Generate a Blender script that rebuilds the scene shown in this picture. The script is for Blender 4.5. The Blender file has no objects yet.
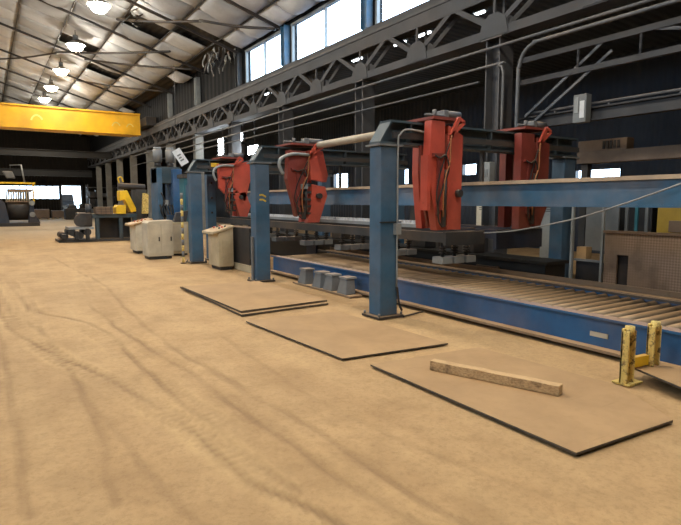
import bpy, bmesh, math, random
from mathutils import Vector, Matrix
random.seed(7)
SC = bpy.context.scene
COL = SC.collection

# ------------------------------------------------------------------ materials
def lin(c):
    c /= 255.0
    return c / 12.92 if c <= 0.04045 else ((c + 0.055) / 1.055) ** 2.4
def rgb(h):
    return tuple(lin(int(h[i:i + 2], 16)) for i in (0, 2, 4)) + (1.0,)

class NT:
    def __init__(self, name):
        self.m = bpy.data.materials.new(name)
        self.m.use_nodes = True
        self.t = self.m.node_tree
        self.t.nodes.clear()
        self.out = self.t.nodes.new('ShaderNodeOutputMaterial')
        self.b = self.t.nodes.new('ShaderNodeBsdfPrincipled')
        self.t.links.new(self.b.outputs[0], self.out.inputs[0])
        self.tc = self.t.nodes.new('ShaderNodeTexCoord')
    def n(self, typ, **kw):
        nd = self.t.nodes.new(typ)
        for k, v in kw.items():
            if k.startswith('i_'):
                nd.inputs[k[2:].replace('_', ' ')].default_value = v
            else:
                setattr(nd, k, v)
        return nd
    def l(self, a, b):
        self.t.links.new(a, b)
    def coords(self, scale=(1, 1, 1), kind='Object', rot=(0, 0, 0)):
        mp = self.n('ShaderNodeMapping')
        mp.inputs['Scale'].default_value = scale
        mp.inputs['Rotation'].default_value = rot
        self.l(self.tc.outputs[kind], mp.inputs[0])
        return mp.outputs[0]
    def noise(self, scale, detail=4, vec=None, rough=.6):
        nd = self.n('ShaderNodeTexNoise')
        nd.inputs['Scale'].default_value = scale
        nd.inputs['Detail'].default_value = detail
        nd.inputs['Roughness'].default_value = rough
        self.l(vec if vec else self.coords(), nd.inputs['Vector'])
        return nd.outputs['Fac']
    def ramp(self, fac, stops):
        r = self.n('ShaderNodeValToRGB')
        e = r.color_ramp.elements
        while len(e) < len(stops):
            e.new(0.5)
        for i, (p, c) in enumerate(stops):
            e[i].position = p
            e[i].color = c if not isinstance(c, (int, float)) else (c, c, c, 1)
        self.l(fac, r.inputs[0])
        return r.outputs[0]
    def mix(self, fac, a, b, mode='MIX'):
        m = self.n('ShaderNodeMix', data_type='RGBA', blend_type=mode)
        for sock, v in ((m.inputs[0], fac), (m.inputs[6], a), (m.inputs[7], b)):
            if hasattr(v, 'is_linked'):
                self.l(v, sock)
            else:
                sock.default_value = v
        return m.outputs[2]
    def math(self, op, a, b=0.0):
        m = self.n('ShaderNodeMath', operation=op)
        for sock, v in ((m.inputs[0], a), (m.inputs[1], b)):
            if hasattr(v, 'is_linked'):
                self.l(v, sock)
            else:
                sock.default_value = v
        return m.outputs[0]
    def bump(self, h, strength=.3, dist=.02):
        b = self.n('ShaderNodeBump')
        b.inputs['Strength'].default_value = strength
        b.inputs['Distance'].default_value = dist
        self.l(h, b.inputs['Height'])
        self.l(b.outputs[0], self.b.inputs['Normal'])
    def color(self, c):
        s = self.b.inputs['Base Color']
        if hasattr(c, 'is_linked'):
            self.l(c, s)
        else:
            s.default_value = c
    def rough(self, r, metal=0.0):
        self.b.inputs['Roughness'].default_value = r
        self.b.inputs['Metallic'].default_value = metal

DUST = rgb('B4916A')
def paint(name, col, dust=.75, wear=.35, rust='4A382C', rough=.55, metal=0.0, scale=3.0):
    """painted or bare steel: blotchy tone, rust wear, dust lying on upward faces"""
    t = NT(name)
    c0 = rgb(col)
    dark = tuple(x * .62 for x in c0[:3]) + (1,)
    base = t.mix(t.ramp(t.noise(scale * .6, 5), [(.35, 0), (.7, 1)]), c0, dark)
    if wear:
        w = t.ramp(t.noise(scale * 3.1, 7, rough=.75), [(.60, 0), (.72, wear)])
        base = t.mix(w, base, rgb(rust))
    if dust:
        g = t.n('ShaderNodeNewGeometry')
        s = t.n('ShaderNodeSeparateXYZ')
        t.l(g.outputs['Normal'], s.inputs[0])
        up = t.ramp(s.outputs[2], [(.55, 0), (.9, dust)])
        base = t.mix(up, base, DUST)
        film = t.ramp(t.noise(scale * .35, 4), [(.4, 0), (.75, dust * .3)])
        base = t.mix(film, base, DUST)
    t.color(base)
    t.rough(rough, metal)
    t.bump(t.noise(scale * 9, 4), .12, .006)
    return t.m

def emit(name, col, strength):
    t = NT(name)
    t.color((0, 0, 0, 1))
    t.b.inputs['Emission Color'].default_value = col
    t.b.inputs['Emission Strength'].default_value = strength
    return t.m

M = {}
M['blue'] = paint('blue_paint', '38607E', dust=.55, wear=.4)
M['blue_beam'] = paint('blue_beam_paint', '2F6082', dust=.95, wear=.25)
M['blue_conveyor'] = paint('blue_conveyor_paint', '266398', dust=.7, wear=.3)
M['blue_dark'] = paint('dark_blue_paint', '2C4552', dust=.45, wear=.35)
M['navy'] = paint('navy_paint', '26344A', dust=.4, wear=.3)
M['teal'] = paint('teal_paint', '2F7080', dust=.3, wear=.3)
M['red'] = paint('red_paint', 'C4503E', dust=.4, wear=.35, rust='5A2A22')
M['red_dark'] = paint('dark_red_paint', '84382F', dust=.3, wear=.5, rust='3E2421')
M['yellow'] = paint('yellow_paint', 'F6C81E', dust=.5, wear=.35, rust='6B4A22')
M['crane'] = paint('crane_yellow_paint', 'FFC016', dust=.5, wear=.2, rust='8A6420', scale=1.2)
def chip_mat():
    t = NT('chipped_yellow_paint')
    c = t.mix(t.ramp(t.noise(9, 5), [(.35, 0), (.65, 1)]), rgb('E6CE7C'), rgb('D2B462'))
    c = t.mix(t.ramp(t.noise(26, 6, rough=.7), [(.52, 0), (.60, .8)]), c, rgb('7A6040'))
    c = t.mix(t.ramp(t.noise(14, 4), [(.60, 0), (.66, .85)]), c, rgb('4A3A2A'))
    t.color(c); t.rough(.7); t.bump(t.noise(26, 6), .3, .006)
    return t.m
M['chip_yellow'] = chip_mat()
M['soot'] = paint('sooty_steel', '1A1917', dust=0, wear=.2)
M['cream'] = paint('cream_paint', 'CFC8B4', dust=.5, wear=.2, rust='7A6850')
M['cream_dirty'] = paint('dirty_cream_paint', 'C2B698', dust=.6, wear=.45, rust='6A5840')
M['grey'] = paint('grey_paint', '6E7478', dust=.5, wear=.4)
M['grey_light'] = paint('light_grey_paint', '8E9496', dust=.4, wear=.35)
M['girder'] = paint('girder_steel', '3C3F44', dust=.15, wear=.5, rough=.75, scale=2)
M['steel'] = paint('dark_steel', '3A3E42', dust=.5, wear=.5, metal=.3)
M['black'] = paint('black_steel', '24262A', dust=.35, wear=.4)
M['roller'] = paint('roller_steel', '8C7C66', dust=.75, wear=.5, metal=.25, rough=.5, scale=5)
M['rust_flange'] = paint('rusty_flange', '8A7660', dust=.8, wear=.6)
M['pipe'] = paint('grey_pipe', '5A6067', dust=.5, wear=.3)
M['shaft'] = paint('pale_shaft', 'A59C8A', dust=.5, wear=.2)
M['white'] = paint('white_sheet', 'D8DCE0', dust=.15, wear=.15)
M['column'] = paint('column_steel', '44484E', dust=.3, wear=.5)
M['ledge'] = paint('ledge_brown', '7A6654', dust=.5, wear=.5)
M['yellow_shaded'] = paint('shaded_yellow_hood', 'A08630', dust=.4, wear=.4)  # yellow darkened so the colour itself carries the hood's shadow
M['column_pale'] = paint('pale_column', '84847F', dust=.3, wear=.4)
M['top_board'] = paint('dusty_board', 'B8A48C', dust=.5, wear=.2)
M['wood'] = paint('cut_timber', 'B49468', dust=.6, wear=.3, rust='6A5034', scale=6)
M['chequer_dark'] = paint('brown_plate', '6C5A4C', dust=.4, wear=.5)
M['rubber'] = paint('rubber', '1B1B1D', dust=.4, wear=0, rough=.8)
M['orange'] = paint('faded_orange', 'A8693C', dust=.4, wear=.4)
M['mark'] = paint('stencil_yellow', 'E4C23C', dust=0, wear=.4, rust='4A7294', scale=12)
M['crane_mark'] = paint('pale_yellow_mark', 'FFE27A', dust=0, wear=.3, rust='F2B01E', scale=4)
M['lamp'] = emit('lamp_light', (1.0, .86, .62, 1), 60)
M['tube'] = emit('slot_glow', (.86, .94, 1, 1), 9)
M['flood'] = emit('flood_light', (.86, .95, 1, 1), 40)

def timber_mat():
    t = NT('weathered_timber')
    v = t.coords((1, 1, 1))
    g = t.noise(14, 6, t.coords((8, .8, 8)))
    c = t.ramp(g, [(.3, rgb('9A7A54')), (.5, rgb('C4A478')), (.75, rgb('D8BC90'))])
    d = t.ramp(t.noise(7, 5), [(.55, 0), (.7, .8)])
    c = t.mix(d, c, rgb('4A3626'))
    g2 = t.n('ShaderNodeNewGeometry'); s = t.n('ShaderNodeSeparateXYZ'); t.l(g2.outputs['Normal'], s.inputs[0])
    c = t.mix(t.ramp(s.outputs[2], [(.5, 0), (.9, .75)]), c, rgb('C4A276'))
    t.color(c); t.rough(.9); t.bump(g, .4, .01)
    return t.m
M['timber'] = timber_mat()

def plate_mat():
    t = NT('dusty_steel_plate')
    g = t.n('ShaderNodeNewGeometry'); s = t.n('ShaderNodeSeparateXYZ'); t.l(g.outputs['Normal'], s.inputs[0])
    n1 = t.noise(1.6, 6); n2 = t.noise(9, 6, rough=.7)
    dust = t.mix(t.ramp(n1, [(.35, 0), (.7, 1)]), rgb('B08E64'), rgb('9C7C56'))
    dust = t.mix(t.ramp(n2, [(.5, 0), (.8, .35)]), dust, rgb('8E7048'))
    scr = t.ramp(t.noise(3, 5, t.coords((.5, 9, 1))), [(.62, 0), (.68, .22)])
    dust = t.mix(scr, dust, rgb('7C6342'))
    side = t.mix(t.ramp(n2, [(.4, 0), (.7, 1)]), rgb('48423A'), rgb('6A5C4A'))
    t.color(t.mix(t.ramp(s.outputs[2], [(.4, 0), (.8, 1)]), side, dust))
    t.rough(.8)
    t.bump(n2, .15, .006)
    return t.m
M['plate'] = plate_mat()

def floor_mat():
    t = NT('dusty_dirt_floor')
    big = t.noise(.28, 5); mid = t.noise(1.7, 6, rough=.65); fine = t.noise(26, 8, rough=.8); crumb = t.noise(7.5, 7, rough=.75)
    sweep = t.noise(1.0, 5, t.coords((2.0, .33, 1), rot=(0, 0, .22)))
    c = t.mix(t.ramp(big, [(.3, 0), (.7, 1)]), rgb('C4A070'), rgb('A88860'))
    c = t.mix(t.ramp(mid, [(.42, 0), (.7, .65)]), c, rgb('93734C'))
    c = t.mix(t.ramp(sweep, [(.42, 0), (.75, .4)]), c, rgb('D0B080'))
    c = t.mix(t.ramp(fine, [(.48, 0), (.7, .45)]), c, rgb('7E603C'))
    c = t.mix(t.ramp(crumb, [(.5, 0), (.68, .28)]), c, rgb('86663F'))
    a = t.n('ShaderNodeAttribute'); a.attribute_name = 'track'
    c = t.mix(t.ramp(a.outputs['Fac'], [(.02, 0), (1, .8)]), c, rgb('7A5C3A'))
    a2 = t.n('ShaderNodeAttribute'); a2.attribute_name = 'ridge'
    c = t.mix(t.ramp(a2.outputs['Fac'], [(.02, 0), (1, .55)]), c, rgb('D8B680'))
    # swept grey concrete far down the bay
    sx = t.n('ShaderNodeSeparateXYZ'); t.l(t.tc.outputs['Object'], sx.inputs[0])
    far = t.ramp(t.math('ADD', t.math('MULTIPLY', sx.outputs[1], .02), t.math('MULTIPLY', mid, .18)), [(.58, 0), (.78, .75)])
    c = t.mix(far, c, rgb('A89B86'))
    t.color(c); t.rough(.88)
    h = t.math('ADD', t.math('ADD', t.math('MULTIPLY', fine, .5), t.math('MULTIPLY', crumb, .7)), t.math('ADD', mid, t.math('MULTIPLY', sweep, .5)))
    t.bump(h, .55, .03)
    return t.m
M['floor'] = floor_mat()

def ceil_mat():
    t = NT('sagging_insulation')
    a = t.n('ShaderNodeAttribute'); a.attribute_name = 'tone'
    n = t.noise(1.3, 5)
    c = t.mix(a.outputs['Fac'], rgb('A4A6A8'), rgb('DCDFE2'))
    c = t.mix(t.ramp(n, [(.5, 0), (.8, .45)]), c, rgb('74726E'))
    t.color(c); t.rough(.75); t.bump(t.noise(5, 4), .25, .05)
    return t.m
M['ceil'] = ceil_mat()

def sheet_mat(name, c1, c2, per=.25, axis='Y', spec=.5):
    t = NT(name)
    t.b.inputs['Specular IOR Level'].default_value = spec
    w = t.n('ShaderNodeTexWave', wave_type='BANDS', bands_direction=axis)
    w.inputs['Scale'].default_value = 1 / per / 3.14
    t.l(t.coords(), w.inputs['Vector'])
    c = t.mix(t.ramp(t.noise(.5, 6), [(.35, 0), (.7, 1)]), rgb(c1), rgb(c2))
    c = t.mix(t.ramp(t.noise(1.6, 6, t.coords((1, 1, .15))), [(.55, 0), (.75, .5)]), c, rgb('2A241E') if spec < .5 else rgb('3A2E24'))
    t.color(c); t.rough(.7); t.bump(w.outputs['Fac'], .6, .04)
    return t.m
M['siding'] = sheet_mat('dark_siding', '3A4350', '2A313B')
M['siding_wall'] = sheet_mat('sooty_siding', '1B1D20', '141517', per=.5, spec=.08)
M['siding_far'] = sheet_mat('far_siding', '211D18', '181512', axis='X', spec=.1)
M['deck'] = sheet_mat('roof_deck', '35302A', '25221F', axis='X')

def diamond_mat():
    t = NT('expanded_metal_guard')
    v = t.coords((34, 34, 34), rot=(math.radians(45), 0, 0))
    ch = t.n('ShaderNodeTexChecker'); ch.inputs['Scale'].default_value = 1.0
    ch.inputs[1].default_value = rgb('A0897A'); ch.inputs[2].default_value = rgb('82705F')
    t.l(v, ch.inputs[0])
    msk = t.ramp(t.noise(.9, 3), [(.4, 1), (.62, 0.12)])
    c = t.mix(msk, rgb('83705E'), ch.outputs[0])
    c = t.mix(t.ramp(t.noise(2.5, 6), [(.5, 0), (.75, .6)]), c, rgb('4E3E32'))
    t.color(c); t.rough(.5, .25); t.bump(ch.outputs[1], .3, .008)
    return t.m
M['diamond'] = diamond_mat()

def glass_mat():
    t = NT('dusty_window_glass')
    t.t.nodes.remove(t.b)
    tr = t.n('ShaderNodeBsdfTransparent'); tr.inputs[0].default_value = (.93, .96, 1, 1)
    gl = t.n('ShaderNodeBsdfGlossy'); gl.inputs[1].default_value = .1
    mx = t.n('ShaderNodeMixShader'); mx.inputs[0].default_value = .06
    t.l(tr.outputs[0], mx.inputs[1]); t.l(gl.outputs[0], mx.inputs[2]); t.l(mx.outputs[0], t.out.inputs[0])
    return t.m
M['glass'] = glass_mat()

# ------------------------------------------------------------------ mesh builder (world coordinates)
class B:
    def __init__(s):
        s.bm = bmesh.new()
    def hexa(s, pts):
        v = [s.bm.verts.new(p) for p in pts]
        for f in ((0, 3, 2, 1), (4, 5, 6, 7), (0, 1, 5, 4), (1, 2, 6, 5), (2, 3, 7, 6), (3, 0, 4, 7)):
            s.bm.faces.new([v[i] for i in f])
        return s
    def box(s, x0, x1, y0, y1, z0, z1):
        return s.hexa([(x0, y0, z0), (x1, y0, z0), (x1, y1, z0), (x0, y1, z0), (x0, y0, z1), (x1, y0, z1), (x1, y1, z1), (x0, y1, z1)])
    def taper(s, c0, w0, d0, z0, c1, w1, d1, z1):
        p = []
        for (c, w, d, z) in ((c0, w0, d0, z0), (c1, w1, d1, z1)):
            p += [(c[0] - w, c[1] - d, z), (c[0] + w, c[1] - d, z), (c[0] + w, c[1] + d, z), (c[0] - w, c[1] + d, z)]
        return s.hexa(p)
    def prism(s, poly, axis, a0, a1):
        """poly: 2D outline; axis 'x': (y,z), 'y': (x,z), 'z': (x,y)"""
        def P(p, a):
            return {'x': (a, p[0], p[1]), 'y': (p[0], a, p[1]), 'z': (p[0], p[1], a)}[axis]
        lo = [s.bm.verts.new(P(p, a0)) for p in poly]
        hi = [s.bm.verts.new(P(p, a1)) for p in poly]
        s.bm.faces.new(lo); s.bm.faces.new(hi[::-1])
        n = len(poly)
        for i in range(n):
            s.bm.faces.new([lo[i], hi[i], hi[(i + 1) % n], lo[(i + 1) % n]])
        return s
    def frame(s, d):
        d = d.normalized()
        u = Vector((0, 0, 1)) if abs(d.z) < .9 else Vector((1, 0, 0))
        a = d.cross(u).normalized()
        return a, d.cross(a).normalized() * -1
    def bar(s, p, q, w, h):
        p, q = Vector(p), Vector(q)
        a, b = s.frame(q - p)
        a *= w / 2; b *= h / 2
        return s.hexa([p - a - b, p + a - b, p + a + b, p - a + b, q - a - b, q + a - b, q + a + b, q - a + b])
    def tube(s, pts, r, n=10, r2=None):
        pts = [Vector(p) for p in pts]
        rings = []
        a = None
        for i, p in enumerate(pts):
            d = (pts[min(i + 1, len(pts) - 1)] - pts[max(i - 1, 0)])
            if a is None:
                a, b = s.frame(d)
            else:
                d.normalize()
                a = (a - d * a.dot(d)).normalized()
            b = d.normalized().cross(a)
            rr = r if r2 is None else r + (r2 - r) * i / (len(pts) - 1)
            rings.append([s.bm.verts.new(p + (a * math.cos(2 * math.pi * k / n) + b * math.sin(2 * math.pi * k / n)) * rr) for k in range(n)])
        for i in range(len(rings) - 1):
            for k in range(n):
                f = s.bm.faces.new([rings[i][k], rings[i][(k + 1) % n], rings[i + 1][(k + 1) % n], rings[i + 1][k]])
                f.smooth = True
        s.bm.faces.new(rings[0][::-1]); s.bm.faces.new(rings[-1])
        return s
    def curve(s, pts, r, n=8, sub=6):
        P = [Vector(p) for p in pts]
        P = [P[0] * 2 - P[1]] + P + [P[-1] * 2 - P[-2]]
        o = []
        for i in range(1, len(P) - 2):
            for k in range(sub):
                t = k / sub
                o.append(.5 * ((2 * P[i]) + (P[i + 1] - P[i - 1]) * t + (2 * P[i - 1] - 5 * P[i] + 4 * P[i + 1] - P[i + 2]) * t * t + (3 * P[i] - P[i - 1] - 3 * P[i + 1] + P[i + 2]) * t ** 3))
        o.append(P[-2])
        return s.tube(o, r, n)
    def ibeam(s, p, q, w, h, t=.02):
        """I section; p,q centreline of a horizontal member"""
        p, q = Vector(p), Vector(q)
        up = Vector((0, 0, h / 2 - t / 2))
        s.bar(p + up, q + up, w, t); s.bar(p - up, q - up, w, t); s.bar(p, q, t, h - 2 * t)
        return s
    def done(s, name, mat, parent=None, bevel=0, **props):
        bmesh.ops.recalc_face_normals(s.bm, faces=s.bm.faces)
        me = bpy.data.meshes.new(name)
        if parent is not None:
            off = world_loc(parent)
            bmesh.ops.translate(s.bm, vec=-off, verts=s.bm.verts)
        s.bm.to_mesh(me); s.bm.free()
        me.materials.append(M[mat] if isinstance(mat, str) else mat)
        o = bpy.data.objects.new(name, me)
        COL.objects.link(o)
        if parent is not None:
            o.parent = parent
        if bevel:
            m = o.modifiers.new('edge', 'BEVEL'); m.width = bevel; m.segments = 2; m.limit_method = 'ANGLE'; m.angle_limit = math.radians(40)
        for k, v in props.items():
            o[k] = v
        return o

def world_loc(o):
    v = Vector(o.location)
    while o.parent:
        o = o.parent
        v += Vector(o.location)
    return v
def thing(name, label, cat, loc, group=None, kind='thing'):
    o = bpy.data.objects.new(name, None)
    COL.objects.link(o)
    o.empty_display_size = .1
    o.location = loc
    o['label'] = label; o['category'] = cat; o['kind'] = kind
    if group:
        o['group'] = group
    return o
def tag(o, label, cat, group=None):
    o['label'] = label; o['category'] = cat; o['kind'] = 'thing'
    if group:
        o['group'] = group
    return o
def recenter(o):
    """move a single-mesh thing's origin to the base of its shape"""
    vs = [v.co for v in o.data.vertices]
    c = Vector(((min(v.x for v in vs) + max(v.x for v in vs)) / 2, (min(v.y for v in vs) + max(v.y for v in vs)) / 2, min(v.z for v in vs)))
    o.data.transform(Matrix.Translation(-c))
    o.location = c
    return o
def copy_thing(root, loc, label):
    r = root.copy(); COL.objects.link(r); r.location = loc; r['label'] = label
    for ch in list(root.children):
        c = ch.copy(); COL.objects.link(c); c.parent = r
        for g in list(ch.children):
            d = g.copy(); COL.objects.link(d); d.parent = c
    return r

# ------------------------------------------------------------------ dimensions
COLX = 9.0                      # building column / girder line
EAVE_X = 9.35
BAY = [8.0, 12.75, 17.5, 22.2, 26.9, 31.6, 36.3, 41.0, 45.7, 50.4, 55.1]
YFAR = 60.0
YNEAR = -5.0
AIS_X = 16.0
def zc(x):
    return 10.45 - .3 * abs(x)

# ------------------------------------------------------------------ floor
def smooth_poly(pts, n=12):
    P = [Vector((p[0], p[1])) for p in pts]
    P = [P[0] * 2 - P[1]] + P + [P[-1] * 2 - P[-2]]
    o = []
    for i in range(1, len(P) - 2):
        for k in range(n):
            t = k / n
            o.append(.5 * ((2 * P[i]) + (P[i + 1] - P[i - 1]) * t + (2 * P[i - 1] - 5 * P[i] + 4 * P[i + 1] - P[i + 2]) * t * t + (3 * P[i] - P[i - 1] - 3 * P[i + 1] + P[i + 2]) * t ** 3))
    o.append(P[-2])
    return o
def build_floor():
    def axis(lo, hi, f0, f1, step, coarse):
        a = []
        v = lo
        while v < hi:
            a.append(v)
            v += step if f0 <= v < f1 else coarse
        a.append(hi)
        return a
    xs = axis(-9.5, AIS_X + .5, -1.6, 3.4, .03, .45)
    ys = axis(YNEAR - .5, YFAR + 12, 1.2, 9.0, .04, .5)
    # wheel tracks: centre line, half width
    tracks = [
        ([(.0, 13), (.18, 8.9), (.45, 6.8), (.9, 4.9), (1.15, 3.7), (1.3, 2.7), (1.5, 1.8), (1.7, 1.0)], .12, .75),
        ([(.3, 14), (.55, 9.2), (1.0, 7.4), (1.2, 5.2), (1.32, 4.1), (1.42, 3.2), (1.6, 2.4)], .10, .5),
        ([(-.9, 14), (-.85, 6), (-.7, 3.6), (-.5, 2.2), (-.3, 1.0)], .14, .4),
        ([(2.3, 26), (1.9, 15), (1.5, 9.2), (1.36, 7.03), (1.55, 4.82), (1.62, 3.0), (1.75, 1.9), (1.9, 1.2)], .12, .3),
        ([(.05, 12), (.18, 8.11), (.81, 5.41), (1.06, 4.26), (1.18, 3.1), (1.23, 2.77), (1.37, 2.32), (1.5, 1.6)], .014, 1.0),
        ([(.4, 11), (.53, 9.21), (1.13, 7.6), (1.2, 5.24), (1.26, 4.13), (1.31, 3.26), (1.4, 2.6)], .014, .9),
        ([(1.3, 9), (1.36, 7.03), (1.55, 4.82), (1.58, 3.69), (1.63, 3.05), (1.66, 2.52), (1.75, 1.9)], .014, .8),
        ([(.5, 8), (.58, 6.01), (.6, 4.75), (.57, 3.9), (.5, 3.0)], .012, .7),
        ([(.0, 9), (.07, 7.03), (.09, 4.58), (.1, 3.1)], .012, .6),
        ([(1.55, 18), (1.72, 14), (1.85, 11.5), (1.7, 8.5), (1.66, 6.1), (1.8, 4.4)], .016, .6),
        ([(1.7, 5.0), (1.86, 3.44), (1.9, 2.13), (2.0, 1.4)], .012, .6),
        ([(.05, 12), (.3, 9), (.49, 7.5), (.62, 4.72), (.74, 3.26), (.82, 2.5)], .012, .5),
        ([(2.3, 6.2), (2.2, 4.2), (2.25, 3.0), (2.5, 1.8)], .02, .35),
    ]
    segs = []
    for pts, hw, amp in tracks:
        s = smooth_poly(pts)
        acc = 0
        for i in range(len(s) - 1):
            L = (s[i + 1] - s[i]).length
            segs.append((s[i], s[i + 1], hw, amp, acc))
            acc += L
    rnd = random.Random(3)
    ph = [(rnd.uniform(.8, 4), rnd.uniform(.8, 4), rnd.uniform(0, 6)) for _ in range(8)]
    # bucket segments
    buck = {}
    for sg in segs:
        x0, x1 = sorted((sg[0].x, sg[1].x)); y0, y1 = sorted((sg[0].y, sg[1].y))
        for bx in range(int((x0 - .5) // .5), int((x1 + .5) // .5) + 1):
            for by in range(int((y0 - .5) // .5), int((y1 + .5) // .5) + 1):
                buck.setdefault((bx, by), []).append(sg)
    verts = []; tr = []; rd = []
    for y in ys:
        for x in xs:
            d = 0; t_ = 0; r_ = 0
            wx, wy = x, y
            x += .012 * math.sin(y * 4.1 + x * 2) + .006 * math.sin(y * 9.3 + 1)
            for a, b, hw, amp, acc in buck.get((int(x // .5), int(y // .5)), ()):
                ab = b - a; ap = Vector((x, y)) - a
                L2 = ab.length_squared
                k = max(0, min(1, ap.dot(ab) / L2))
                off = ap - ab * k
                dist = off.length
                if dist > hw + .1:
                    continue
                sgn = 1 if ab.x * off.y - ab.y * off.x > 0 else -1
                sp = acc + k * math.sqrt(L2)
                fade = amp * ((.65 + .35 * math.sin(sp * 2.3 + hw * 40)) if hw > .05 else (.75 + .2 * math.sin(sp * 1.7 + hw * 300) + .15 * math.sin(sp * 5.3)) * max(0, 1 - (dist / .042) ** 2))
                if hw < .05:
                    t_ = max(t_, fade); d = min(d, -.009 * fade)
                    continue
                if dist < hw:
                    tread = .5 + .5 * math.sin((sp + abs(dist) * .9) * 2 * math.pi / .10)
                    t_ = max(t_, fade * ((.12 + .4 * tread * (1 if dist > .04 else .4)) if hw > .05 else 1))
                    d = min(d, -fade * (.003 + .004 * tread))
                e = abs(dist - hw)
                if dist >= hw and e < .07:
                    r_ = max(r_, fade * .8 * (1 - e / .07))
            x, y = wx, wy
            z = sum(math.sin(x * p[0] + y * p[1] * .6 + p[2]) for p in ph) * .0009 - .011
            z += d + r_ * .007
            verts.append((x, y, min(z, 0)))
            tr.append(t_); rd.append(r_)
    nx = len(xs)
    faces = [(j * nx + i, j * nx + i + 1, (j + 1) * nx + i + 1, (j + 1) * nx + i) for j in range(len(ys) - 1) for i in range(nx - 1)]
    me = bpy.data.meshes.new('floor')
    me.from_pydata(verts, [], faces)
    for nm, data in (('track', tr), ('ridge', rd)):
        at = me.attributes.new(nm, 'FLOAT', 'POINT')
        at.data.foreach_set('value', data)
    me.polygons.foreach_set('use_smooth', [True] * len(faces))
    me.materials.append(M['floor'])
    o = bpy.data.objects.new('floor', me); COL.objects.link(o)
    o['kind'] = 'structure'
build_floor()

def struct(o):
    o['kind'] = 'structure'
    return o

# ------------------------------------------------------------------ ceiling
def build_ceiling():
    b = B()
    for s in (1, -1):
        b.hexa([(0, YNEAR, zc(0) + .25), (s * EAVE_X, YNEAR, zc(EAVE_X) + .25), (s * EAVE_X, YFAR, zc(EAVE_X) + .25), (0, YFAR, zc(0) + .25),
                (0, YNEAR, zc(0) + .4), (s * EAVE_X, YNEAR, zc(EAVE_X) + .4), (s * EAVE_X, YFAR, zc(EAVE_X) + .4), (0, YFAR, zc(0) + .4)])
        struct(b.done('roof_deck', 'deck')); b = B()
    rnd = random.Random(11)
    ly = 1.56
    xs = [0, 1.75, 3.45, 5.1, 6.7, 8.2, 9.1]
    gaps = {(3, 18), (2, 22), (4, 17), (3, 24)}
    for side in (1, -1):
        bm = bmesh.new()
        lay = bm.verts.layers.float.new('tone')
        for i in range(len(xs) - 1):
            for j in range(int((YFAR - YNEAR) / ly)):
                if side == 1 and ((i, j) in gaps or (i == 5 and YNEAR + j * ly > 20.5 and rnd.random() < .8)):
                    continue
                x0, x1 = xs[i] + .01, xs[i + 1] - .01
                y0 = YNEAR + j * ly + .008; y1 = YNEAR + (j + 1) * ly - .008
                n = 7 if side == 1 and j > 10 else 3
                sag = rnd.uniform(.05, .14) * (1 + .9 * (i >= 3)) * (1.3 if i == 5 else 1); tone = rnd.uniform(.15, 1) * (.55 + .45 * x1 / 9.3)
                skew = rnd.uniform(-.1, .1)
                if rnd.random() < .12:
                    sag *= 1.7
                g = []
                for a in range(n):
                    for c in range(n):
                        u, v = a / (n - 1), c / (n - 1)
                        x = x0 + (x1 - x0) * u; y = y0 + (y1 - y0) * v
                        z = zc(x) - sag * (math.sin(math.pi * u) ** .8) * (math.sin(math.pi * v) ** .6) * (1 + skew * math.sin(7 * u + j))
                        vv = bm.verts.new((side * x, y, z)); vv[lay] = tone
                        g.append(vv)
                for a in range(n - 1):
                    for c in range(n - 1):
                        f = bm.faces.new([g[a * n + c], g[a * n + c + 1], g[(a + 1) * n + c + 1], g[(a + 1) * n + c]])
                        f.smooth = True
        nm = 'ceiling_right' if side == 1 else 'ceiling_left'
        me = bpy.data.meshes.new(nm); bm.to_mesh(me); bm.free()
        me.materials.append(M['ceil'])
        o = bpy.data.objects.new(nm, me); COL.objects.link(o)
        md = o.modifiers.new('thick', 'SOLIDIFY'); md.thickness = .03; md.offset = -1
        struct(o)
    # rafters, purlins and cross bracing of the roof
    for y in (-1.3, 3.3, 8.0, 12.75, 17.8, 21.6, 25.6, 31.2, 36.3, 41, 45.7, 50.4, 55.1):
        r = B()
        for s in (1, -1):
            r.ibeam((0, y, zc(0) - .22), (s * 9.25, y, zc(9.25) - .2), .07, .1, .03)
        struct(r.done('roof_rafter', 'black'))
    for x in (1.75, 3.45, 5.1, 6.7, 8.2):
        for s in (1, -1):
            struct(B().bar((s * x, YNEAR, zc(x) - .03), (s * x, YFAR, zc(x) - .03), .03, .05).done('roof_purlin', 'black'))
    rods = [((4.8, 23.7), (6.95, 20.1)), ((3.5, 32.0), (7.1, 24.6)), ((1.2, 38.4), (3.5, 32.2)), ((4.7, 31.2), (8.4, 25.6)), ((1.5, 26), (4.6, 21.4)),
            ((5.0, 36.3), (8.6, 31.2)), ((6.9, 20.1), (8.8, 17.8))]
    for (a, c) in rods:
        struct(B().curve([(a[0], a[1], zc(a[0]) - .3), ((a[0] + c[0]) / 2, (a[1] + c[1]) / 2, (zc(a[0]) + zc(c[0])) / 2 - .36), (c[0], c[1], zc(c[0]) - .3)], .05, 6).done('roof_brace', 'black'))
build_ceiling()

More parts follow.
